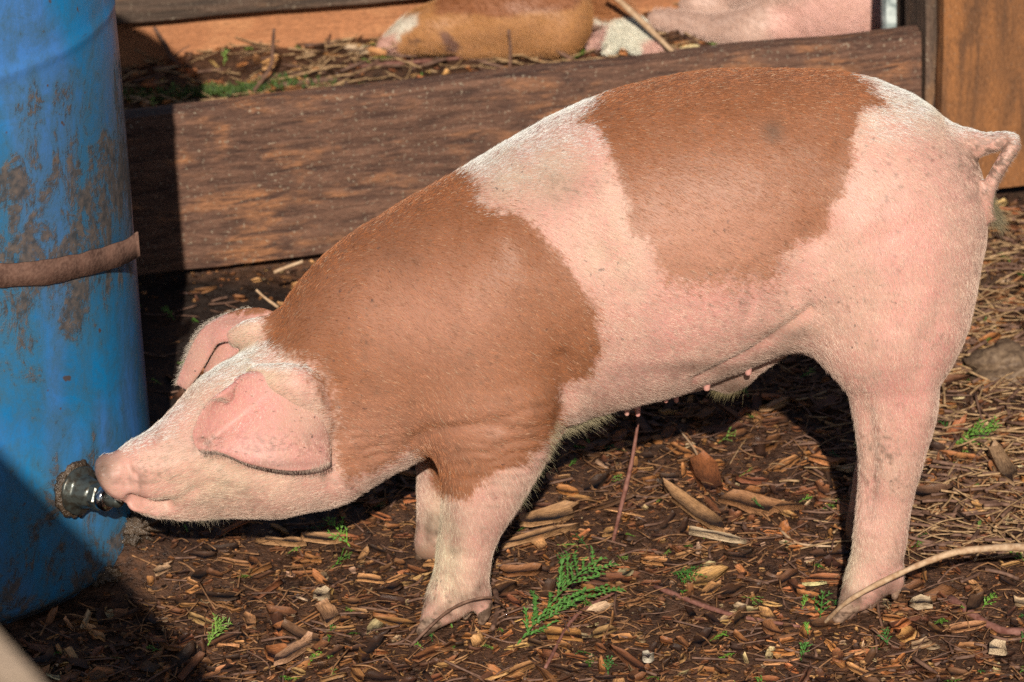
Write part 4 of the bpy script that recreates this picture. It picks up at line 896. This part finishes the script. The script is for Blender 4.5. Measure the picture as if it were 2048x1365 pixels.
# large chips one could point to
def big_chip(u, v, lpx, wpx, ang, ci, label, z=.008, tilt=.05):
    p = G(u, v, 0); p[2] = float(ground_z(p[0], p[1]))+z; a = math.radians(ang); L = pxm(lpx, p)
    # picture angle -> ground yaw (the floor is foreshortened)
    yw = math.atan2(-math.sin(a)/math.sin(PITCH), math.cos(a)); L = L*math.hypot(math.cos(a), math.sin(a)/math.sin(PITCH)) if abs(ang) < 60 else L*1.7
    o = chips('wood_chip', np.array([[0, 0, 0.]]), np.array([L]), np.array([pxm(wpx, p)*1.5]), np.array([.008]), np.array([yw]), np.array([tilt]), np.array([ci])*1.0, bend=.05)
    o.location = tuple(p); tag(o, label, 'wood chip', 'larger wood chips on the pen floor')
    return o
O_, T_, Pl_ = (.36, .15, .06), (.52, .28, .13), (.68, .50, .32)
for a in [(1105, 1050, 165, 30, -12, T_, 'long tan splinter on the ground right of the front leg'), (1075, 1085, 190, 22, -14, T_, 'thin tan splinter just below the longest one, right of the front leg'),
          (1520, 1016, 150, 46, 14, (.42, .2, .09), 'broad orange brown chip midway between the legs'), (1395, 1045, 190, 26, 32, T_, 'long slanting tan splinter between the legs'),
          (1420, 1088, 150, 16, 12, Pl_, 'thin pale splinter below the slanting tan one'), (1415, 955, 110, 40, 80, (.36, .12, .04), 'upright reddish orange chip under the belly'),
          (1845, 1222, 64, 26, -4, Pl_, 'pale squarish chip right of the hind hoof'), (590, 1306, 95, 20, -35, (.55, .30, .17), 'pinkish splinter near the bottom, left of centre'),
          (645, 1200, 38, 22, 10, Pl_, 'small pale chip below the jaw'), (655, 1238, 48, 28, 50, (.5, .26, .13), 'small orange tan chip beneath the pale one below the jaw'),
          (600, 1270, 110, 18, 24, (.2, .10, .05), 'long brown bark strip below the jaw'), (560, 1090, 110, 14, 4, T_, 'tan splinter in the sun just under the cheek'), (650, 1090, 120, 22, 6, T_, 'broad tan splinter in the sun under the throat'),
          (1295, 1322, 26, 20, 0, (.75, .65, .5), 'tiny whitish chip at the bottom centre'), (1995, 1310, 30, 26, -60, Pl_, 'pale chip in the lower right corner'),
          (1040, 1150, 110, 18, -3, O_, 'orange splinter right of the front fetlock'), (1860, 1000, 30, 60, 80, (.18, .09, .05), 'dark upright bark piece right of the hind leg'),
          (2005, 950, 130, 26, 75, (.4, .24, .13), 'tan upright bark slab at the right edge'), (1550, 820, 60, 14, -20, T_, 'tan splinter in the sun patch beneath the flank'), (290, 1085, 40, 22, 20, (.33, .14, .06), 'short orange chip beside the mud under the snout')]:
    big_chip(*a)
# twigs one could point to
def twig(nodes, r, mat, label, side=None, zb=0, group='single sticks lying about the pen'):
    pts = []
    for nd in nodes:
        if len(nd) == 3: pts.append(P(*nd))
        else:
            p = G(nd[0], nd[1], zb); p[2] = float(ground_z(p[0], p[1]))+.006; pts.append(p)
    ch_ = [(pts, r)]
    for s_ in (side or []): ch_.append(([P(*q_) for q_ in s_], [r[0]*.6, r[0]*.3]))
    o = tubes('twig', ch_, mat); tag(o, label, 'stick', group); return o
Y1 = G(1645, 1250)[1]
twig([(1645, 1250, Y1), (1700, 1200, Y1-.035), (1800, 1147, Y1-.045), (1900, 1108, Y1-.045), (1980, 1097, Y1-.03), (2070, 1094, Y1)], [.0022, .0032, .004, .0045], BARK_P, 'long pale arching twig crossing in front of the hind hoof')
Y2 = G(1225, 1085)[1]
twig([(1225, 1088, Y2), (1243, 1010, Y2), (1262, 930, Y2+.01), (1276, 848, Y2+.02)], [.0022, .003, .0016], BARK_R, 'thin reddish stick standing upright under the belly')
twig([(820, 1300), (880, 1235, -.125), (930, 1205, -.13), (985, 1196, -.12), (1012, 1222)], [.0018, .0016, .001], BARK, 'thin dark twig bent over the front hoof')
twig([(1090, 1330), (1150, 1240), (1240, 1180)], [.002, .002, .0014], BARK_R, 'brown twig lying below the large cedar sprig')
twig([(1310, 1180), (1450, 1230), (1600, 1260)], [.003, .003, .002], BARK_R, 'long reddish brown twig lying left of the hind hoof')
twig([(1360, 870), (1390, 905), (1410, 950)], [.0012, .0014], BARK_P, 'short pale twig under the belly')
twig([(990, 1185), (995, 1220), (985, 1265)], [.0034, .003], BARK, 'stubby brown stick right beside the front dewclaw')
twig([(1560, 1070), (1600, 1095), (1685, 1100)], [.0018, .0012], BARK_P, 'thin curved pale twig left of the hind leg')
twig([(1900, 1210), (1990, 1260), (2060, 1270)], [.005, .005], BARK_R, 'thick reddish brown branch in the lower right')
twig([(512, 580, .55), (530, 596, .55), (556, 615, .55)], [.0016, .002], BARK_P, 'pale straw rising behind the nape')
twig([(548, 545, .78), (575, 534, .78), (606, 523, .78)], [.0026, .0022], BARK_P, 'pale straw poking from beneath the plank')
BZ = .085; bt = lambda u, v: P(u, v, G(u, v, BZ)[1])
yb = lambda u, v: float(G(u, v, BZ)[1])
ya = yb(350, 140); twig([(308, 55, ya), (330, 90, ya), (345, 118, ya), (372, 140, ya)], [.0025, .004, .004], BARK, 'forked dark twig standing behind the plank near the barrel', [[(345, 118, ya), (362, 102, ya), (380, 92, ya)]])
ya = yb(480, 200); twig([(548, 58, ya), (545, 100, ya), (538, 140, ya), (490, 205, ya)], [.002, .003, .003], BARK, 'thin twig standing upright behind the plank, left of the piglets')
ya = yb(1145, 122); twig([(1075, 72, ya), (1100, 92, ya), (1148, 122, ya)], [.006, .004, .003], BARK, 'dark broken stick leaning beside the tan piglet')
ya = yb(1020, 140); twig([(1017, 60, ya), (1021, 100, ya), (1019, 140, ya)], [.0022, .0028], BARK, 'thin grey stick standing in front of the tan piglet')
ya = yb(1350, 112)-.03; twig([(1215, -20, ya), (1280, 40, ya), (1354, 112, ya)], [.004, .005, .003], BARK_P, 'long pale straw lying across the white faced piglet')
ya = yb(1160, 90)-.03; twig([(1100, 110, ya), (1150, 75, ya), (1200, 55, ya), (1238, 72, ya), (1240, 98, ya)], [.003, .003, .002], BARK, 'curved brown twig in front of the white faced piglet')
twig([(250, 205), (285, 207), (300, 225)], [.004, .003], BARK_P, 'pale curl of bark behind the plank end', zb=BZ)
twig([(700, 150), (820, 135), (900, 120), (1150, 95)], [.003, .003, .002], BARK_R, 'long reddish twig lying before the tan piglet', zb=BZ)
twig([(560, 190), (700, 165), (760, 140)], [.004, .005, .003], BARK, 'brown stick on the bedding left of the tan piglet', zb=BZ)

# stones and mud
def lump(name, u, v, rpx, mat, label, cat, s=(1, 1, .7), amp=.2, seed=0, sink=.3, fr=2):
    p = G(u, v); r = pxm(rpx, p); n = 28; V, F = [], []
    for i in range(n+1):
        for j_ in range(2*n):
            a = math.pi*i/n; b = math.pi*j_/n; d = np.array([math.sin(a)*math.cos(b), math.sin(a)*math.sin(b), math.cos(a)])
            k = 1+amp*float(fbm(d[0]*fr+5, d[1]*fr+d[2]*fr*1.3+9, seed, 5)); V.append(d*np.array(s)*r*k)
    F = [[i*2*n+j_, i*2*n+(j_+1) % (2*n), (i+1)*2*n+(j_+1) % (2*n), (i+1)*2*n+j_][::-1] for i in range(n) for j_ in range(2*n)]
    o = mesh_obj(name, V, F, mat); o.location = (p[0], p[1], float(ground_z(p[0], p[1]))+r*s[2]*(1-2*sink)*.5); tag(o, label, cat); return o
lump('stone', 2020, 740, 78, STONE, 'large rounded brown stone at the right edge behind the hind leg', 'stone', (1, 1, .6), .5, 3)
lump('mud_clump', 262, 1128, 46, MUD, 'soggy mud clump on the ground beneath the drinking nipple', 'mud', (1.1, .8, .8), .9, 6, .0, 5)
lump('mud_clump', 196, 1172, 38, MUD, 'small mud clump against the foot of the blue barrel', 'mud', (1.2, .8, .6), .8, 9, .3, 4)
print('done')
